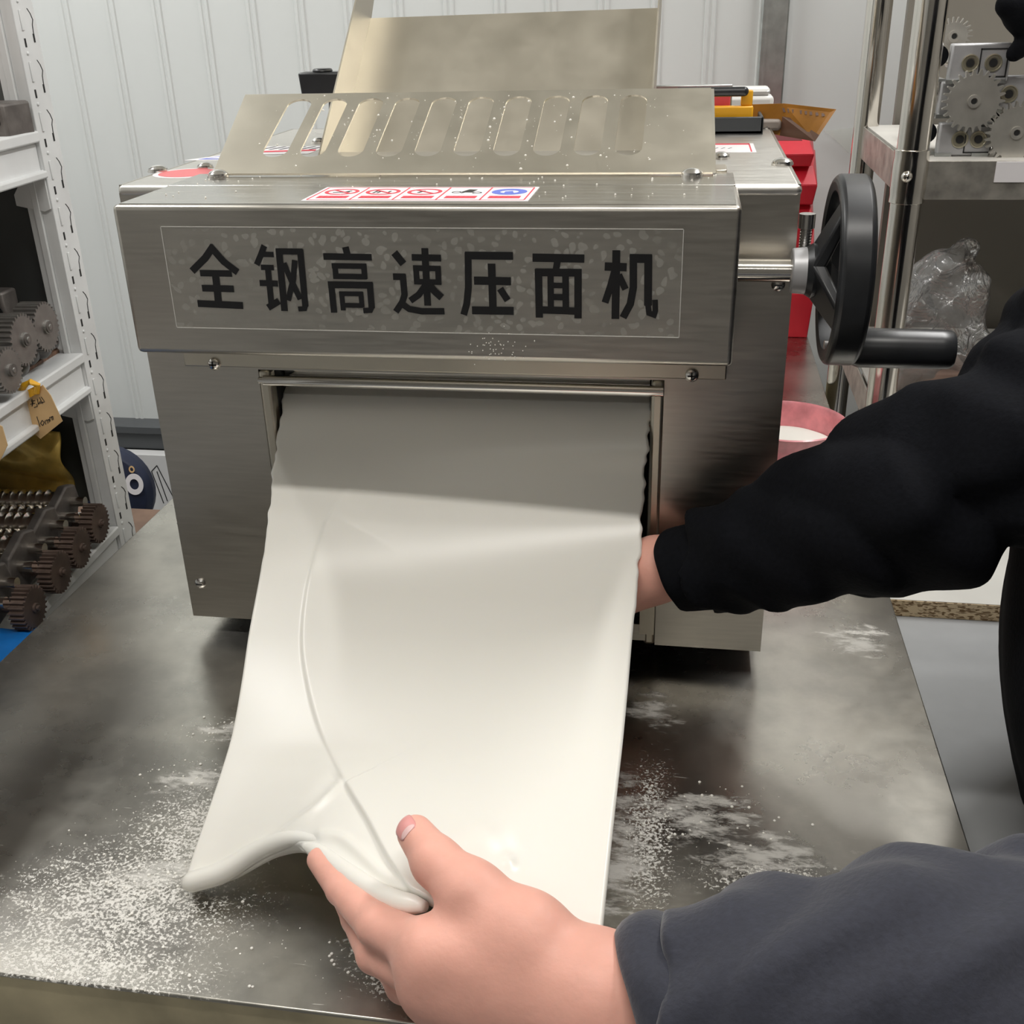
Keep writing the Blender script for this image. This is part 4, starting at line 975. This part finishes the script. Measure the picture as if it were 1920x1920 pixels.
def holed_block(label, c, sx, sy, sz):
    t = thing('bearing_block', label, 'machine part', c); c = np.array(c, float); mb = MB(); mb.box(c-[sx/2, sy/2, sz/2], c+[sx/2, sy/2, sz/2]); mb.build('block', iron, t, bevel=.003)
    for q_ in (-.25, .25):
        mb = MB(); mb.cyl(c+[q_*sx, -sy/2-.001, 0], c+[q_*sx, -sy/2+.001, 0], .005, n=16); mb.build('bolt_hole', dark, t)
    return t
holed_block('grey iron bearing block on the top rack shelf at the left edge', ony(0, 226, 1.09), .045, .05, .036)
holed_block('grey iron bearing block standing behind the gears on the middle shelf', ony(2, 578, 1.09), .028, .03, .042)
# tags clipped to the beam
def tag_card(label, p4, y, clip=True):
    P = [ony(*p, y+dy) for p, dy in p4]; c = sum(P)/len(P)
    t = thing('price_tag', label, 'tag', c, 'kraft tags on the rack beams'); mb = MB(); mb.prism(P, (0, .0008, 0)); mb.build('card', paper_t, t, smooth=False)
    return t, P
# the tag hangs from the beam face, at the distance of that beam
ty = float(onx(75, 780, RK(-.15, -.006, 0)[0])[1])
t, P = tag_card('kraft paper tag with handwriting on an orange clip hanging from the middle beam', [((40, 745), 0), ((80, 722), 0), ((95, 742), 0), ((117, 790), 0), ((76, 823), 0), ((62, 812), 0)], ty)
mb = MB(); a = ony(42, 728, ty-.001); b_ = ony(68, 722, ty-.001); mb.tube([ony(44, 742, ty-.002), ony(40, 732, ty-.004), ony(46, 722, ty-.005), ony(58, 716, ty-.004), ony(70, 722, ty-.003), ony(68, 736, ty-.002)], .0035, 10)
mb.prism([ony(44, 735, ty-.003), ony(66, 724, ty-.003), ony(70, 738, ty-.003), ony(48, 750, ty-.003)], (0, .002, 0)); mb.build('clip', orange_t, t)
mb = MB()
def pen(pts, wd=.0007):
    W_ = [ony(*p, ty-.0004) for p in pts]
    for a, b_ in zip(W_[:-1], W_[1:]):
        d = _n(b_-a); nn = np.array([-d[2], 0, d[0]])*wd/2; mb.prism([a+nn, b_+nn, b_-nn, a-nn], (0, -.0002, 0))
for l in ([(58, 752), (66, 751)], [(60, 748), (60, 756)], [(57, 758), (66, 756)], [(62, 753), (60, 762)], [(64, 764), (70, 762), (69, 757)], [(70, 748), (72, 758), (76, 752)], [(74, 745), (80, 757)], [(77, 744), (83, 752)], [(75, 756), (84, 753)],
          [(69, 781), (75, 800)], [(79, 788), (76, 794), (80, 798), (83, 792), (79, 788)], [(84, 789), (86, 796)], [(85, 789), (88, 787), (90, 794)], [(89, 788), (92, 786), (92, 792)], [(93, 782), (94, 790)], [(94, 783), (97, 781), (98, 788)], [(97, 782), (99, 780), (100, 787)]): pen(l)
mb.build('handwriting', black_ink, t, smooth=False)
ty2 = float(onx(5, 820, RK(-.3, -.006, 0)[0])[1])
tag_card('blank kraft paper tag half cut off at the left edge below the middle beam', [((-24, 795), 0), ((-6, 795), 0), ((4, 800), 0), ((14, 835), 0), ((-2, 868), 0), ((-22, 850), 0)], ty2)
# gold cloth, dark belt, black round bag and white carton behind and below
def cloth_sheet(name, m, label, cat, P00, P10, P01, P11, amp, thick_, n=26, seed=0):
    P = [np.array(p, float) for p in (P00, P10, P01, P11)]; nn = _n(np.cross(P[1]-P[0], P[2]-P[0])); vs = []
    for j in range(n):
        for i in range(n):
            u, v = i/(n-1), j/(n-1); p = (P[0]*(1-u)+P[1]*u)*(1-v)+(P[2]*(1-u)+P[3]*u)*v
            h = amp*(math.sin(u*9+seed+3*math.sin(v*5+seed))+.6*math.sin(v*13+u*7+seed*2)+.4*math.sin(u*27-v*19))
            vs.append(p+nn*h)
    mb = MB(); mb.add(vs, [(j*n+i, j*n+i+1, (j+1)*n+i+1, (j+1)*n+i) for j in range(n-1) for i in range(n-1)]); o = mb.build(name, m, None, angle=180)
    s_ = o.modifiers.new('s', 'SOLIDIFY'); s_.thickness = thick_; return tag(o, label, cat)
zq = LV[2]
cloth_sheet('gold_cloth', gold, 'crumpled shiny gold cloth at the back of the lowest rack shelf', 'cloth', RK(.0, .045, zq+.012), RK(.0, .46, zq+.012), RK(.0, .05, zq+.125), RK(.0, .46, zq+.125), .006, .003, 34, 1)
mb = MB(); pts = [RK(-.010, .06+.40*t_, zq+.175-.028*math.sin(math.pi*t_)+.01*t_) for t_ in np.linspace(0, 1, 20)]
for a, b_ in zip(pts[:-1], pts[1:]): mb.hexa([a, b_, b_+BD*.008, a+BD*.008], [a+[0, 0, .038], b_+[0, 0, .038], b_+BD*.008+[0, 0, .038], a+BD*.008+[0, 0, .038]])
o = mb.build('belt', mat('black_webbing', (.012, .012, .012), .6), None); tag(o, 'black drive belt slung above the gold cloth in the rack', 'belt')
# round navy bag with a white ring print leaning behind the table
cb = ony(214, 926, 1.84); bg = thing('round_bag', 'navy blue round bag with a white ring mark behind the rack upright', 'bag', cb)
mb = MB(); mb.lathe([(0, .05), (.004, .085), (.02, .098), (.05, .10), (.07, .09), (.074, .05)], cb+[-.025, .03, 0], _n((.25, -1, .15)), 40)
bo = mb.build('bag_body', navy, bg, bevel=.002)
fr_c = cb+[-.025, .03, 0]+_n((.25, -1, .15))*.0745
def ring3(mb, c, ax_, ro, ri, h):
    ax_ = _n(ax_); u = _n(np.cross(ax_, [0, 0, 1])); v = np.cross(ax_, u)
    for i in range(32):
        a, b_ = 2*math.pi*i/32, 2*math.pi*(i+1)/32; f = lambda r, q_: c+(u*math.cos(q_)*.8+v*math.sin(q_))*r
        mb.prism([f(ro, a), f(ro, b_), f(ri, b_), f(ri, a)], ax_*h)
mb = MB(); na_ = _n((.25, -1, .15)); hit = lambda px_, py_: _O+ray(px_, py_)*((fr_c-_O)@na_/(ray(px_, py_)@na_))
ring3(mb, hit(252, 908), (.25, -1, .15), .022, .011, .001); mb.build('ring_mark', white_s, bg, smooth=False)
mb = MB(); ring3(mb, hit(247, 880), (.25, -1, .15), .007, .004, .001); mb.build('small_mark', paper_t, bg, smooth=False)
# white carton with line drawing (stands on the floor behind the table)
cy = 2.165; z1 = float(ony(290, 850, cy)[2])-.004; xl_ = float(ony(236, 900, cy)[0]); ct = thing('carton', 'white carton with a thin black line drawing beside the navy bag', 'box', (xl_+.1, cy+.1, -.8))
MB().box((xl_-.12, cy, -.8), (xl_+.30, cy+.03, z1)).build('box_body', carton, ct, bevel=.002)
mb = MB()
def line3(p, q_, wd=.0022):
    a = ony(*p, cy-.0006); b_ = ony(*q_, cy-.0006); d = _n(b_-a); nn = np.array([-d[2], 0, d[0]])*wd/2; mb.prism([a+nn, b_+nn, b_-nn, a-nn], (0, .0005, 0))
for l in (((284, 884), (294, 873)), ((294, 873), (324, 931)), ((284, 884), (307, 944)), ((294, 884), (314, 940))): line3(*l)
mb.build('line_drawing', black_ink, ct, smooth=False)
o = MB().box((-1.30, 1.50, -.8), (-.66, 1.74, float(ony(270, 962, 1.72)[2]))).build('brown_box', noisy(mat('brown_card', (.16, .10, .07), .7), 20, .2), None, bevel=.003); tag(o, 'brown cardboard box low behind the table under the navy bag', 'box')
# blue tarpaulin low at the left
zt4 = LV[2]+.012; pA_ = onz(80, 1162, zt4); pB_ = onz(-10, 1199, zt4)
cloth_sheet('blue_tarpaulin', blue_m, 'bright blue tarpaulin bundle below the table edge, in front of the gears', 'tarp', (pB_[0]-.10, .50, zt4), (-.612, .50, zt4), (pB_[0]-.10, pB_[1]-.02, zt4), (-.612, pA_[1]+.004, zt4), .0025, .004, 30, 2)
mb = MB(); mb.box((-.665, .51, -.8), (-.613, pB_[1]-.01, zt4-.012)); o = mb.build('plank_crate', wood, None, bevel=.003); tag(o, 'narrow brown crate under the blue tarpaulin between table and rack', 'box')
mb = MB(); c = onz(140, 1100, LV[2]-.05); pts = [onz(112, 1120, -.10), onz(122, 1108, -.09), onz(138, 1097, -.085), onz(152, 1088, -.095)]
mb.tube([np.array(p) for p in pts], .006, 10); o = mb.build('orange_clip', orange_t, None); tag(o, 'orange clip on the lowest beam next to the table edge', 'clip')
# ============================================================ right rack
rr_ = thing('steel_tube_rack', 'polished steel tube rack with flat shelves at the right', 'shelf', (.6, 1.42, -.8))
RX0, RX1, RY0, RY1 = .231, 1.10, 1.25, 1.60
for x in (RX0, RX1):
    for y in (RY0, RY1):
        pst = MB().cyl((x, y, -.8), (x, y, 1.2), .0165, n=36).build('post', chrome_post, rr_)
        if y == RY0 and x == RX0:
            zz = ony(1690, 330, RY0)[2]
            mb = MB(); mb.lathe([(-.028, .0168), (-.027, .0185), (-.020, .0180), (-.014, .0186), (.014, .0186), (.020, .0180), (.027, .0185), (.028, .0168)], (x, y, zz), (0, 0, 1), 36)
            mb.ball((x-.006, y-.0185, zz+.002), .006); mb.build('post_joint', chrome_post, pst)
SZ = float(ony(1825, 300, RY0)[2])
def shelf(z, name='shelf'):
    mb = MB(); mb.box((RX0, RY0-.004, z-.004), (RX1, RY1+.004, z)); s_ = mb.build(name, noisy(mat('shelf_top', (.62, .60, .56), .5, .2), 12, .1), rr_)
    mb = MB(); mb.box((RX0+.012, RY0-.006, z-.040), (RX1, RY0-.004, z)); mb.box((RX0-.006, RY0+.012, z-.040), (RX0-.004, RY1-.01, z)); mb.box((RX0, RY1+.004, z-.040), (RX1, RY1+.006, z)); mb.box((RX0-.004, RY0+.014, z-.04), (RX0+.0, RY1-.012, z-.036))
    mb.build('shelf_lip', noisy(mat('shelf_lip_steel', (.42, .40, .36), .42, .7), 50, .3), rr_, bevel=.0006)
shelf(SZ); 
SZ2 = float(ony(1650, 765, RY0)[2])-.0
shelf(SZ2)
o = MB().box((RX0+.085, RY0-.0075, SZ-.022), (RX0+.19, RY0-.0062, SZ-.001)).build('white_card', white_s, None, bevel=.0003); tag(o, 'white label card on the front lip of the upper steel shelf', 'label')
MB().cyl((RX0, RY0, -.02), (RX1, RY0, -.02), .008, n=20).build('lower_rail', chrome, rr_)
mb = MB(); mb.box((.272, RY1+.03, -.8), (1.3, RY1+.045, 1.3)); o = mb.build('taupe_panel', taupe, None); tag(o, 'tall taupe sheet standing behind the steel tube rack', 'panel')
# parts on the upper shelf
def faced_block(label, cx, cz, w_, h_, y0, holes, tray=True, dpt=.07):
    c = (cx, y0, cz); t = thing('roller_block', label, 'machine part', c, 'roller blocks on the upper steel shelf')
    mb = MB(); mb.box((cx-w_/2, y0, cz-h_/2), (cx+w_/2, y0+.014, cz+h_/2)); pl_ = mb.build('end_plate', alu, t, bevel=.002)
    for j, hx in enumerate(holes):
        mb = MB(); mb.lathe([(0, .0088), (.0012, .0088), (.0014, .0078), (.0006, .0072), (.0006, .0050), (-.002, .0045)], (cx+hx, y0-.0001, cz), (0, -1, 0), 24); mb.build('bushing', brass, pl_)
        mb = MB(); mb.cyl((cx+hx, y0-.001, cz), (cx+hx, y0+.004, cz), .0042, n=14); mb.build('bore', dark, pl_)
        MB().cyl((cx+hx, y0+.014, cz), (cx+hx, y0+dpt, cz), .0125, n=24).build('roller', chrome, t)
    if tray:
        hx = holes[-1]; mb = MB(); q_ = .0135
        for a, b_ in (((hx-q_, -q_), (hx+q_, -q_)), ((hx-q_, q_), (hx+q_, q_)), ((hx-q_, -q_), (hx-q_, q_)), ((hx+q_, -q_), (hx+q_, q_))):
            mb.box((cx+min(a[0], b_[0])-.0006, y0-.0008, cz+min(a[1], b_[1])-.0006), (cx+max(a[0], b_[0])+.0006, y0+.0005, cz+max(a[1], b_[1])+.0006))
        mb.build('slot_frame', dark, pl_, smooth=False)
    mb = MB(); mb.box((cx-w_/2-.018, y0+.012, cz-h_/2), (cx-w_/2, y0+dpt, cz-h_/2+.003)); mb.build('tie_plate', galv, t)
    for u_ in (cx-w_/2-.002, cx+w_/2-.02): MB().box((u_, y0-.002, cz-h_/2-.001), (u_+.017, y0+.002, cz-h_/2+.003)).build('tab', galv, t)
    mb = MB(); mb.cyl((cx-w_/2-.012, y0+.008, cz+h_*.18), (cx-w_/2-.012, y0+dpt, cz+h_*.18), .011, n=20); mb.build('side_roller', chrome, t)
    return t
yb_ = RY0+.03
def at(px_, py_, y=yb_): return ony(px_, py_, y)
c = at(1838, 118); faced_block('aluminium block with two brass bushings, top of the right stack', c[0], c[2], .060, .038, yb_, (-.010, .013))
c = at(1812, 252); faced_block('aluminium block at the bottom of the right stack, under the toothed disc', c[0], SZ+.0175, .056, .034, yb_, (-.006, .013))
c = at(1822, 186, yb_+.008); faced_block('aluminium block hidden behind the upper toothed disc', c[0]-.002, c[2], .062, .036, yb_+.008, (0,), False)
c = at(1903, 176, yb_+.004); faced_block('aluminium block with a single open bore, right of the upper toothed disc', c[0]+.006, c[2], .050, .036, yb_+.004, (-.012,), False)
def disc_gear(label, px_, py_, r, y, n=26):
    c = ony(px_, py_, y); t = thing('toothed_disc', label, 'gear', c, 'toothed discs on the upper steel shelf'); c = np.array(c)
    pts = gear_pts(n, r, .0055, .32); mb = MB(); mb.prism([(c[0]+a, y, c[2]+b_) for a, b_ in pts], (0, .006, 0)); mb.build('disc', gear_b, t, smooth=False)
    mb = MB(); mb.lathe([(-.001, .0065), (.002, .0065), (.0022, .0035), (.0008, .0030)], (c[0], y, c[2]), (0, -1, 0), 20); mb.build('hub', gear_b, t)
    mb = MB(); mb.cyl((c[0], y-.0012, c[2]), (c[0], y+.002, c[2]), .0028, n=12); mb.build('bore', dark, t)
    mb = MB(); mb.cyl((c[0], y+.006, c[2]), (c[0], y+.05, c[2]), .005, n=12); mb.build('axle', chrome, t)
    return t
disc_gear('shiny toothed disc leaning on the middle aluminium block of the right stack', 1826, 190, .0315, yb_-.012)
g = disc_gear('shiny toothed disc standing lowest at the right photo edge', 1906, 249, .0315, yb_-.012)
t = disc_gear('small dull toothed wheel lying on top of the right stack beside the post', 1789, 68, .020, yb_+.10, 22)
# black glove resting on the stack
gl = MB(); c = ony(1925, 18, yb_-.01)
def glove_f(P):
    d = cap_d(P, c+[.06, .02, .0], c, .03, .024)
    for a, b_ in (((1880, 18), (1910, 10)), ((1893, 108), (1925, 80)), ((1905, 60), (1935, 40))): d = smin(d, cap_d(P, ony(*a, yb_-.015)+np.array([.004, 0, .004]), ony(*b_, yb_-.01), .0085 if a[0] > 1885 else .012, .012), .006)
    return d
o = sdf_obj('black_glove', *sdf_mesh(glove_f, c-[.07, .05, .09], c+[.10, .06, .06], .003), cloth, None, 2); tag(o, 'black knitted glove lying over the right stack of parts', 'glove')
# plastic bag on the lower shelf
bc = ony(1765, 620, RY0+.10)
def bag_f(P):
    q_ = P-bc; d = ell_d(P, bc+[.0, .0, .020], (.052, .05, .085)); d = smin(d, ell_d(P, bc+[-.035, 0, -.035], (.045, .05, .040)), .03); d = smin(d, cap_d(P, bc+[-.03, -.04, -.07], bc+[-.015, -.02, -.04], .012, .022), .02)
    d = d+.0045*np.sin(q_[:, 0]*90+4*np.sin(q_[:, 2]*40))+.004*np.sin(q_[:, 2]*75+q_[:, 1]*60+3*np.sin(q_[:, 0]*55))
    return np.maximum(d, SZ2+.003-P[:, 2])*.7
bagm = mat('clear_plastic_bag', (.9, .9, .9), .1); N, L, b = NT(bagm)
tr_ = N.new('ShaderNodeBsdfTransparent'); tr_.inputs[0].default_value = (.96, .96, .96, 1); gl_ = N.new('ShaderNodeBsdfGlossy'); gl_.inputs['Roughness'].default_value = .12; df_ = N.new('ShaderNodeBsdfDiffuse'); df_.inputs[0].default_value = (.9, .9, .9, 1)
tc = N.new('ShaderNodeTexCoord'); no = N.new('ShaderNodeTexNoise'); no.inputs['Scale'].default_value = 26; no.inputs['Detail'].default_value = 3; no.inputs['Distortion'].default_value = 1.2
ab = N.new('ShaderNodeMath'); ab.operation = 'SUBTRACT'; ab.inputs[1].default_value = .5; ab2 = N.new('ShaderNodeMath'); ab2.operation = 'ABSOLUTE'
bp = N.new('ShaderNodeBump'); bp.inputs['Distance'].default_value = .012; bp.inputs['Strength'].default_value = 1
lw = N.new('ShaderNodeLayerWeight'); lw.inputs[0].default_value = .35; m1 = N.new('ShaderNodeMixShader'); m2_ = N.new('ShaderNodeMixShader'); m1.inputs[0].default_value = .16
L.new(tc.outputs['Object'], no.inputs['Vector']); L.new(no.outputs[0], ab.inputs[0]); L.new(ab.outputs[0], ab2.inputs[0]); L.new(ab2.outputs[0], bp.inputs['Height'])
for n_ in (gl_, df_, lw): L.new(bp.outputs[0], n_.inputs['Normal'])
L.new(tr_.outputs[0], m1.inputs[1]); L.new(df_.outputs[0], m1.inputs[2]); L.new(lw.outputs['Fresnel'], m2_.inputs[0]); L.new(m1.outputs[0], m2_.inputs[1]); L.new(gl_.outputs[0], m2_.inputs[2]); L.new(m2_.outputs[0], N['Material Output'].inputs[0])
o = sdf_obj('plastic_bag', *sdf_mesh(bag_f, bc-[.12, .09, .13], bc+[.10, .09, .13], .0045), bagm, None, 1); tag(o, 'crumpled clear plastic bag on the lower shelf of the steel rack', 'bag')
o = MB().box((RX0+.03, RY0+.05, SZ2), (RX0+.11, RY0+.16, SZ2+.03)).build('brown_parcel', noisy(mat('brown_paper', (.30, .20, .16), .6), 30, .2), None, bevel=.004); tag(o, 'brown paper parcel inside the lower shelf next to the clear bag', 'box')
# ============================================================ cabinet with chipboard top at the lower right
CBY = 1.0; cz1 = float(ony(1780, 1131, CBY)[2]); cz0 = float(ony(1780, 1160, CBY)[2])
cbn = thing('chipboard_bench', 'low grey bench with a white chipboard slab on it at the lower right', 'bench', (.6, 1.1, -.8))
mb = MB(); mb.box((.213, CBY, cz0), (1.25, 1.225, cz1)); mb.build('top_edge', chip, cbn)
MB().box((.213, CBY+.0008, cz1), (1.25, 1.225, cz1+.0008)).build('top_surface', mel, cbn, smooth=False)
for x in (.80, 1.22):
    MB().box((x, CBY+.02, -.8), (x+.018, 1.22, cz0-.018)).build('side_panel', greyp, cbn)
mb = MB(); mb.prism([(.2125, .44, cz0-.018), (.318, .44, cz0-.018), (.318, .90, cz0-.018), (.36, .96, cz0-.018), (1.25, .96, cz0-.018), (1.25, 1.225, cz0-.018), (.2125, 1.225, cz0-.018)], (0, 0, .0175)); mb.build('grey_board', greyp, cbn, smooth=False)
MB().box((.225, .46, -.8), (.25, .485, cz0-.018)).build('leg', greyp, cbn)
MB().box((.225, .93, -.8), (.25, .955, cz0-.018)).build('leg', greyp, cbn)
wc = onz(1700, 1105, cz1+.02); mb = MB(); mb.lathe([(0, .022), (.05, .022), (.052, .019), (.052, .015), (.0, .015)], (wc[0], 1.07, cz1+.0235), _n((1, .12, 0)), 28); o = mb.build('tape_roll', mat('white_tape', (.75, .74, .72), .5), None); tag(o, 'roll of white tape on the chipboard bench beneath the arm', 'tape')
# ============================================================ loose things on and around the machine
# pink flour bowl on the table
bc = np.array(onz(1478, 790, .105)); bc[2] = 0; br = float(np.linalg.norm(onz(1588, 792, .105)[:2]-bc[:2]))
pb_ = thing('flour_jug', 'pink translucent plastic jug of flour behind the machine at the right', 'jug', bc)
mb = MB(); mb.lathe([(0, br*.72), (.004, br*.75), (.09, br*.96), (.104, br*.99), (.106, br*1.02), (.107, br*.99), (.104, br*.955), (.09, br*.925), (.006, br*.71)], bc, (0, 0, 1), 56); mb.build('jug_body', pink, pb_)
mb = MB(); mb.lathe([(.01, br*.70), (.078, br*.88), (.083, br*.7), (.089, br*.35), (.091, .002)], bc, (0, 0, 1), 48); mb.build('flour', flour_m, pb_)
h1 = onz(1452, 832, .075); hc = bc+np.array([math.cos(-1.62), math.sin(-1.62), 0])*br*.92
mb = MB(); mb.tube([hc+[0, 0, .072], hc+[-.004, -.022, .074], hc+[-.006, -.030, .060], hc+[-.006, -.030, .030], hc+[-.003, -.018, .018], hc+[0, 0.004, .020]], .007, 12); mb.build('handle', magenta, pb_)
# grey cable behind the jug
pts = crom(np.array([(.20, 1.10, .004), onz(1592, 815, .02), onz(1625, 790, .045), onz(1660, 778, .055), onz(1700, 775, .05), (.30, 1.20, -.03)]), np.linspace(0, 1, 40))
mb = MB(); mb.tube(pts, .0042, 10); o = mb.build('power_cable', cable_m, None); tag(o, 'grey power cable arching past the pink jug', 'cable')
# red plastic bins stacked on the table behind the machine
yB_ = 1.86
def bin_(label, z0, z1, x0, x1, yc):
    t = thing('red_bin', label, 'bin', (x1-.05, yc, z0), 'red plastic bins stacked behind the machine')
    y0, y1 = yc-.02, yc+.20; m_ = z0+(z1-z0)*.55
    mb = MB(); mb.hexa([(x0, y0, z0), (x1-.022, y0, z0), (x1-.006, y1, z0), (x0, y1, z0)], [(x0, y0-.01, m_), (x1-.018, y0-.01, m_), (x1, y1, m_), (x0, y1, m_)])
    mb.hexa([(x0, y0-.01, m_), (x1-.018, y0-.01, m_), (x1, y1, m_), (x0, y1, m_)], [(x0, y0+.02, z1), (x1-.024, y0+.02, z1), (x1-.003, y1, z1), (x0, y1, z1)])
    mb.build('bin_body', red_m, t, bevel=.0015)
    mb = MB(); mb.box((x0+.01, y0+.03, z1-.004), (x1-.035, y1-.01, z1+.0005)); mb.build('opening_shade', mat('shaded_red', (.12, .002, .006), .6), t)  # panel on a solid bin; shade of the hollow painted as darker red
ys = [264, 309, 380, 470, 548]; zs = [float(ony(1500, v, yB_)[2]) for v in ys[:4]]+[0.0]
xr = [1527, 1533, 1527, 1530]
for i, lab in enumerate(('red plastic bin at the top of the stack behind the machine', 'red plastic bin second from the top of the stack', 'red plastic bin third from the top, beside the handwheel', 'red plastic bin at the bottom of the stack on the table')):
    xe = float(ony(xr[i], ys[i]+20, yB_+.15)[0]); bin_(lab, zs[i+1], zs[i]-.001, xe-.17, xe, yB_)
# black tray with yellow and red tool, white case, amber sheet on the machine top
y_t = 1.10; a = onz(1345, 236, BZ); b_ = onz(1428, 252, BZ)
tx0, tx1 = float(b_[0])-.16, float(b_[0])+.001; ty0 = float(b_[1]); ty1 = ty0+.075
tr = thing('parts_tray', 'black plastic tray on top of the machine at the right', 'tray', ((tx0+tx1)/2, (ty0+ty1)/2, BZ))
mb = MB(); mb.box((tx0, ty0, BZ), (tx1, ty1, BZ+.003)); mb.build('tray_floor', black_p, tr)
for q_, r_ in (((tx0, ty0), (tx1, ty0+.003)), ((tx0, ty1-.003), (tx1, ty1)), ((tx0, ty0), (tx0+.003, ty1)), ((tx1-.003, ty0), (tx1, ty1))):
    MB().box((*q_, BZ), (*r_, BZ+.016)).build('tray_wall', mat('tray_plastic', (.045, .05, .055), .45), tr, bevel=.001)
zt2 = BZ+.003
o = thing('spirit_level', 'yellow and red plastic tool lying in the black tray', 'tool', (tx1-.05, ty0+.02, zt2))
MB().box((tx1-.12, ty0+.008, zt2), (tx1-.010, ty0+.020, zt2+.022)).build('tool_body', yellow_m, o, bevel=.0015)
MB().box((tx1-.022, ty0+.012, zt2+.022), (tx1-.011, ty0+.020, zt2+.036)).build('end_lug', yellow_m, o, bevel=.001)
MB().box((tx1-.12, ty0+.022, zt2), (tx1-.032, ty0+.034, zt2+.033)).build('red_bar', mat('red_bar_plastic', (.62, .07, .09), .35), o, bevel=.001)
MB().box((tx1-.12, ty0+.036, zt2), (tx1-.030, ty0+.046, zt2+.040)).build('grey_bar', galv, o, bevel=.001)
wz = BZ+.016
o = MB().box((tx1-.16, ty1+.012, BZ), (tx1+.014, ty1+.045, BZ+.028)); o.box((tx1-.15, ty1+.014, BZ+.028), (tx1+.010, ty1+.043, BZ+.036)); o = o.build('white_case', mat('white_plastic', (.75, .75, .73), .35), None, bevel=.006, seg=3); tag(o, 'rounded white plastic case behind the black tray on the machine', 'case')
# amber sheet: a bent translucent card standing just off the machine's right rear corner
ya = BY1-.03
am = thing('amber_card', 'stiff amber card with dark print sticking out beyond the machine corner', 'card', (.11, ya, BZ))
pA = [ony(1400, 196, ya), ony(1470, 194, ya-.01), ony(1568, 205, ya-.045), ony(1528, 265, ya-.045), ony(1462, 254, ya-.01), ony(1400, 240, ya)]
mb = MB(); mb.prism([pA[0], pA[1], pA[4], pA[5]], (0, .0012, 0)); mb.prism([pA[1], pA[2], pA[3], pA[4]], (0, .0012, 0)); mb.build('card_sheet', amber, am, smooth=False)
L3 = lambda a, b_, t_: a+(b_-a)*t_
mb = MB(); fwd = np.array([0, -.0006, 0])
mb.prism([L3(pA[1], pA[4], .40)+fwd, L3(L3(pA[1], pA[4], .42), L3(pA[2], pA[3], .42), .35)+fwd, L3(L3(pA[1], pA[4], .62), L3(pA[2], pA[3], .62), .62)+fwd, L3(pA[2], pA[3], .80)+fwd, pA[3]+fwd, pA[4]+fwd], (0, .0004, 0)); mb.build('dark_print', amber_d, am, smooth=False)
mb = MB()
for t_ in (.0, .10, .2, .36, .46, .56, .68, .80):
    p = L3(L3(pA[1], pA[4], .14), L3(pA[2], pA[3], .16), t_); p2 = L3(L3(pA[1], pA[4], .26), L3(pA[2], pA[3], .24), t_+.035); d = _n(p2-p)*.0; nn = np.array([.0012, 0, 0])
    mb.prism([p+fwd-nn, p+fwd+nn, p2+fwd+nn, p2+fwd-nn], (0, .0003, 0)); mb.prism([p2+fwd*1.2-nn, p+fwd*1.2+nn*3, p+fwd*1.2+nn*4.4, p2+fwd*1.2+nn], (0, .0003, 0))
mb.build('print_marks', amber_d, am, smooth=False)
mb = MB(); a = ony(1415, 224, ya-.012); b_ = ony(1464, 245, ya-.012); mb.box((a[0]-.03, ya-.014, b_[2]), (b_[0], ya-.002, a[2])); cl = mb.build('clamp', grey_clip, am, bevel=.003)
# faint plastic film taped to the wall
P = [ony(*p, YB-.012) for p in ((1545, 246), (1580, 242), (1618, 238), (1622, 285), (1590, 286), (1572, 268))]
mb = MB(); mb.prism(P, (0, .0008, 0)); o = mb.build('plastic_film', film2, None); tag(o, 'scrap of faint clear film stuck to the smooth wall left of the rack', 'film')
# flour clumps on the table: far too many to count
mb = MB(); rr2 = random.Random(5)
for (x, y, rx, ry, ro) in FLOUR_GRAIN[:4]+FLOUR_SMEAR[:4]:
    for k in range(90):
        a = rr2.random()*6.283; q_ = rr2.random()**.6*.8; r_ = .0003+.0011*rr2.random()**3
        px_, py_ = x+rx*q_*math.cos(a), y+ry*q_*math.sin(a)
        if TX0+.01 < px_ < TX1-.01 and TY0+.01 < py_: mb.ball((px_, py_, r_*.3), r_, 6, 4, (1, 1, .6))
fc = mb.build('flour_specks', flour_m, None); tag(fc, 'small white flour crumbs scattered on the front of the steel table', 'flour', kind='stuff')
mb = MB()
for k in range(160):
    i = rr2.randrange(10); x = xc0+(xc9-xc0)*(i+rr2.choice((-.5, .5)))/9+rr2.gauss(0, .003) if k < 110 else rr2.uniform(-.36, 0); h = rr2.uniform(.004, Lh-.004); r_ = .0003+.0009*rr2.random()**4
    mb.ball(G(x, h)+nrm*.001, r_, 6, 4)
for k in range(60):
    x = rr2.uniform(-.38, .02); y = rr2.uniform(HY0+.02, HY1-.01); mb.ball((x, y, HZ1+.0009), .0003+.0005*rr2.random(), 6, 4)
for k in range(50): mb.ball((-.13+rr2.gauss(0, .012), HY0-.0003, HZ0+.010+rr2.gauss(0, .006)), .0004, 6, 4)
fs_ = mb.build('flour_specks', flour_m, mc); fs_['kind'] = 'stuff'
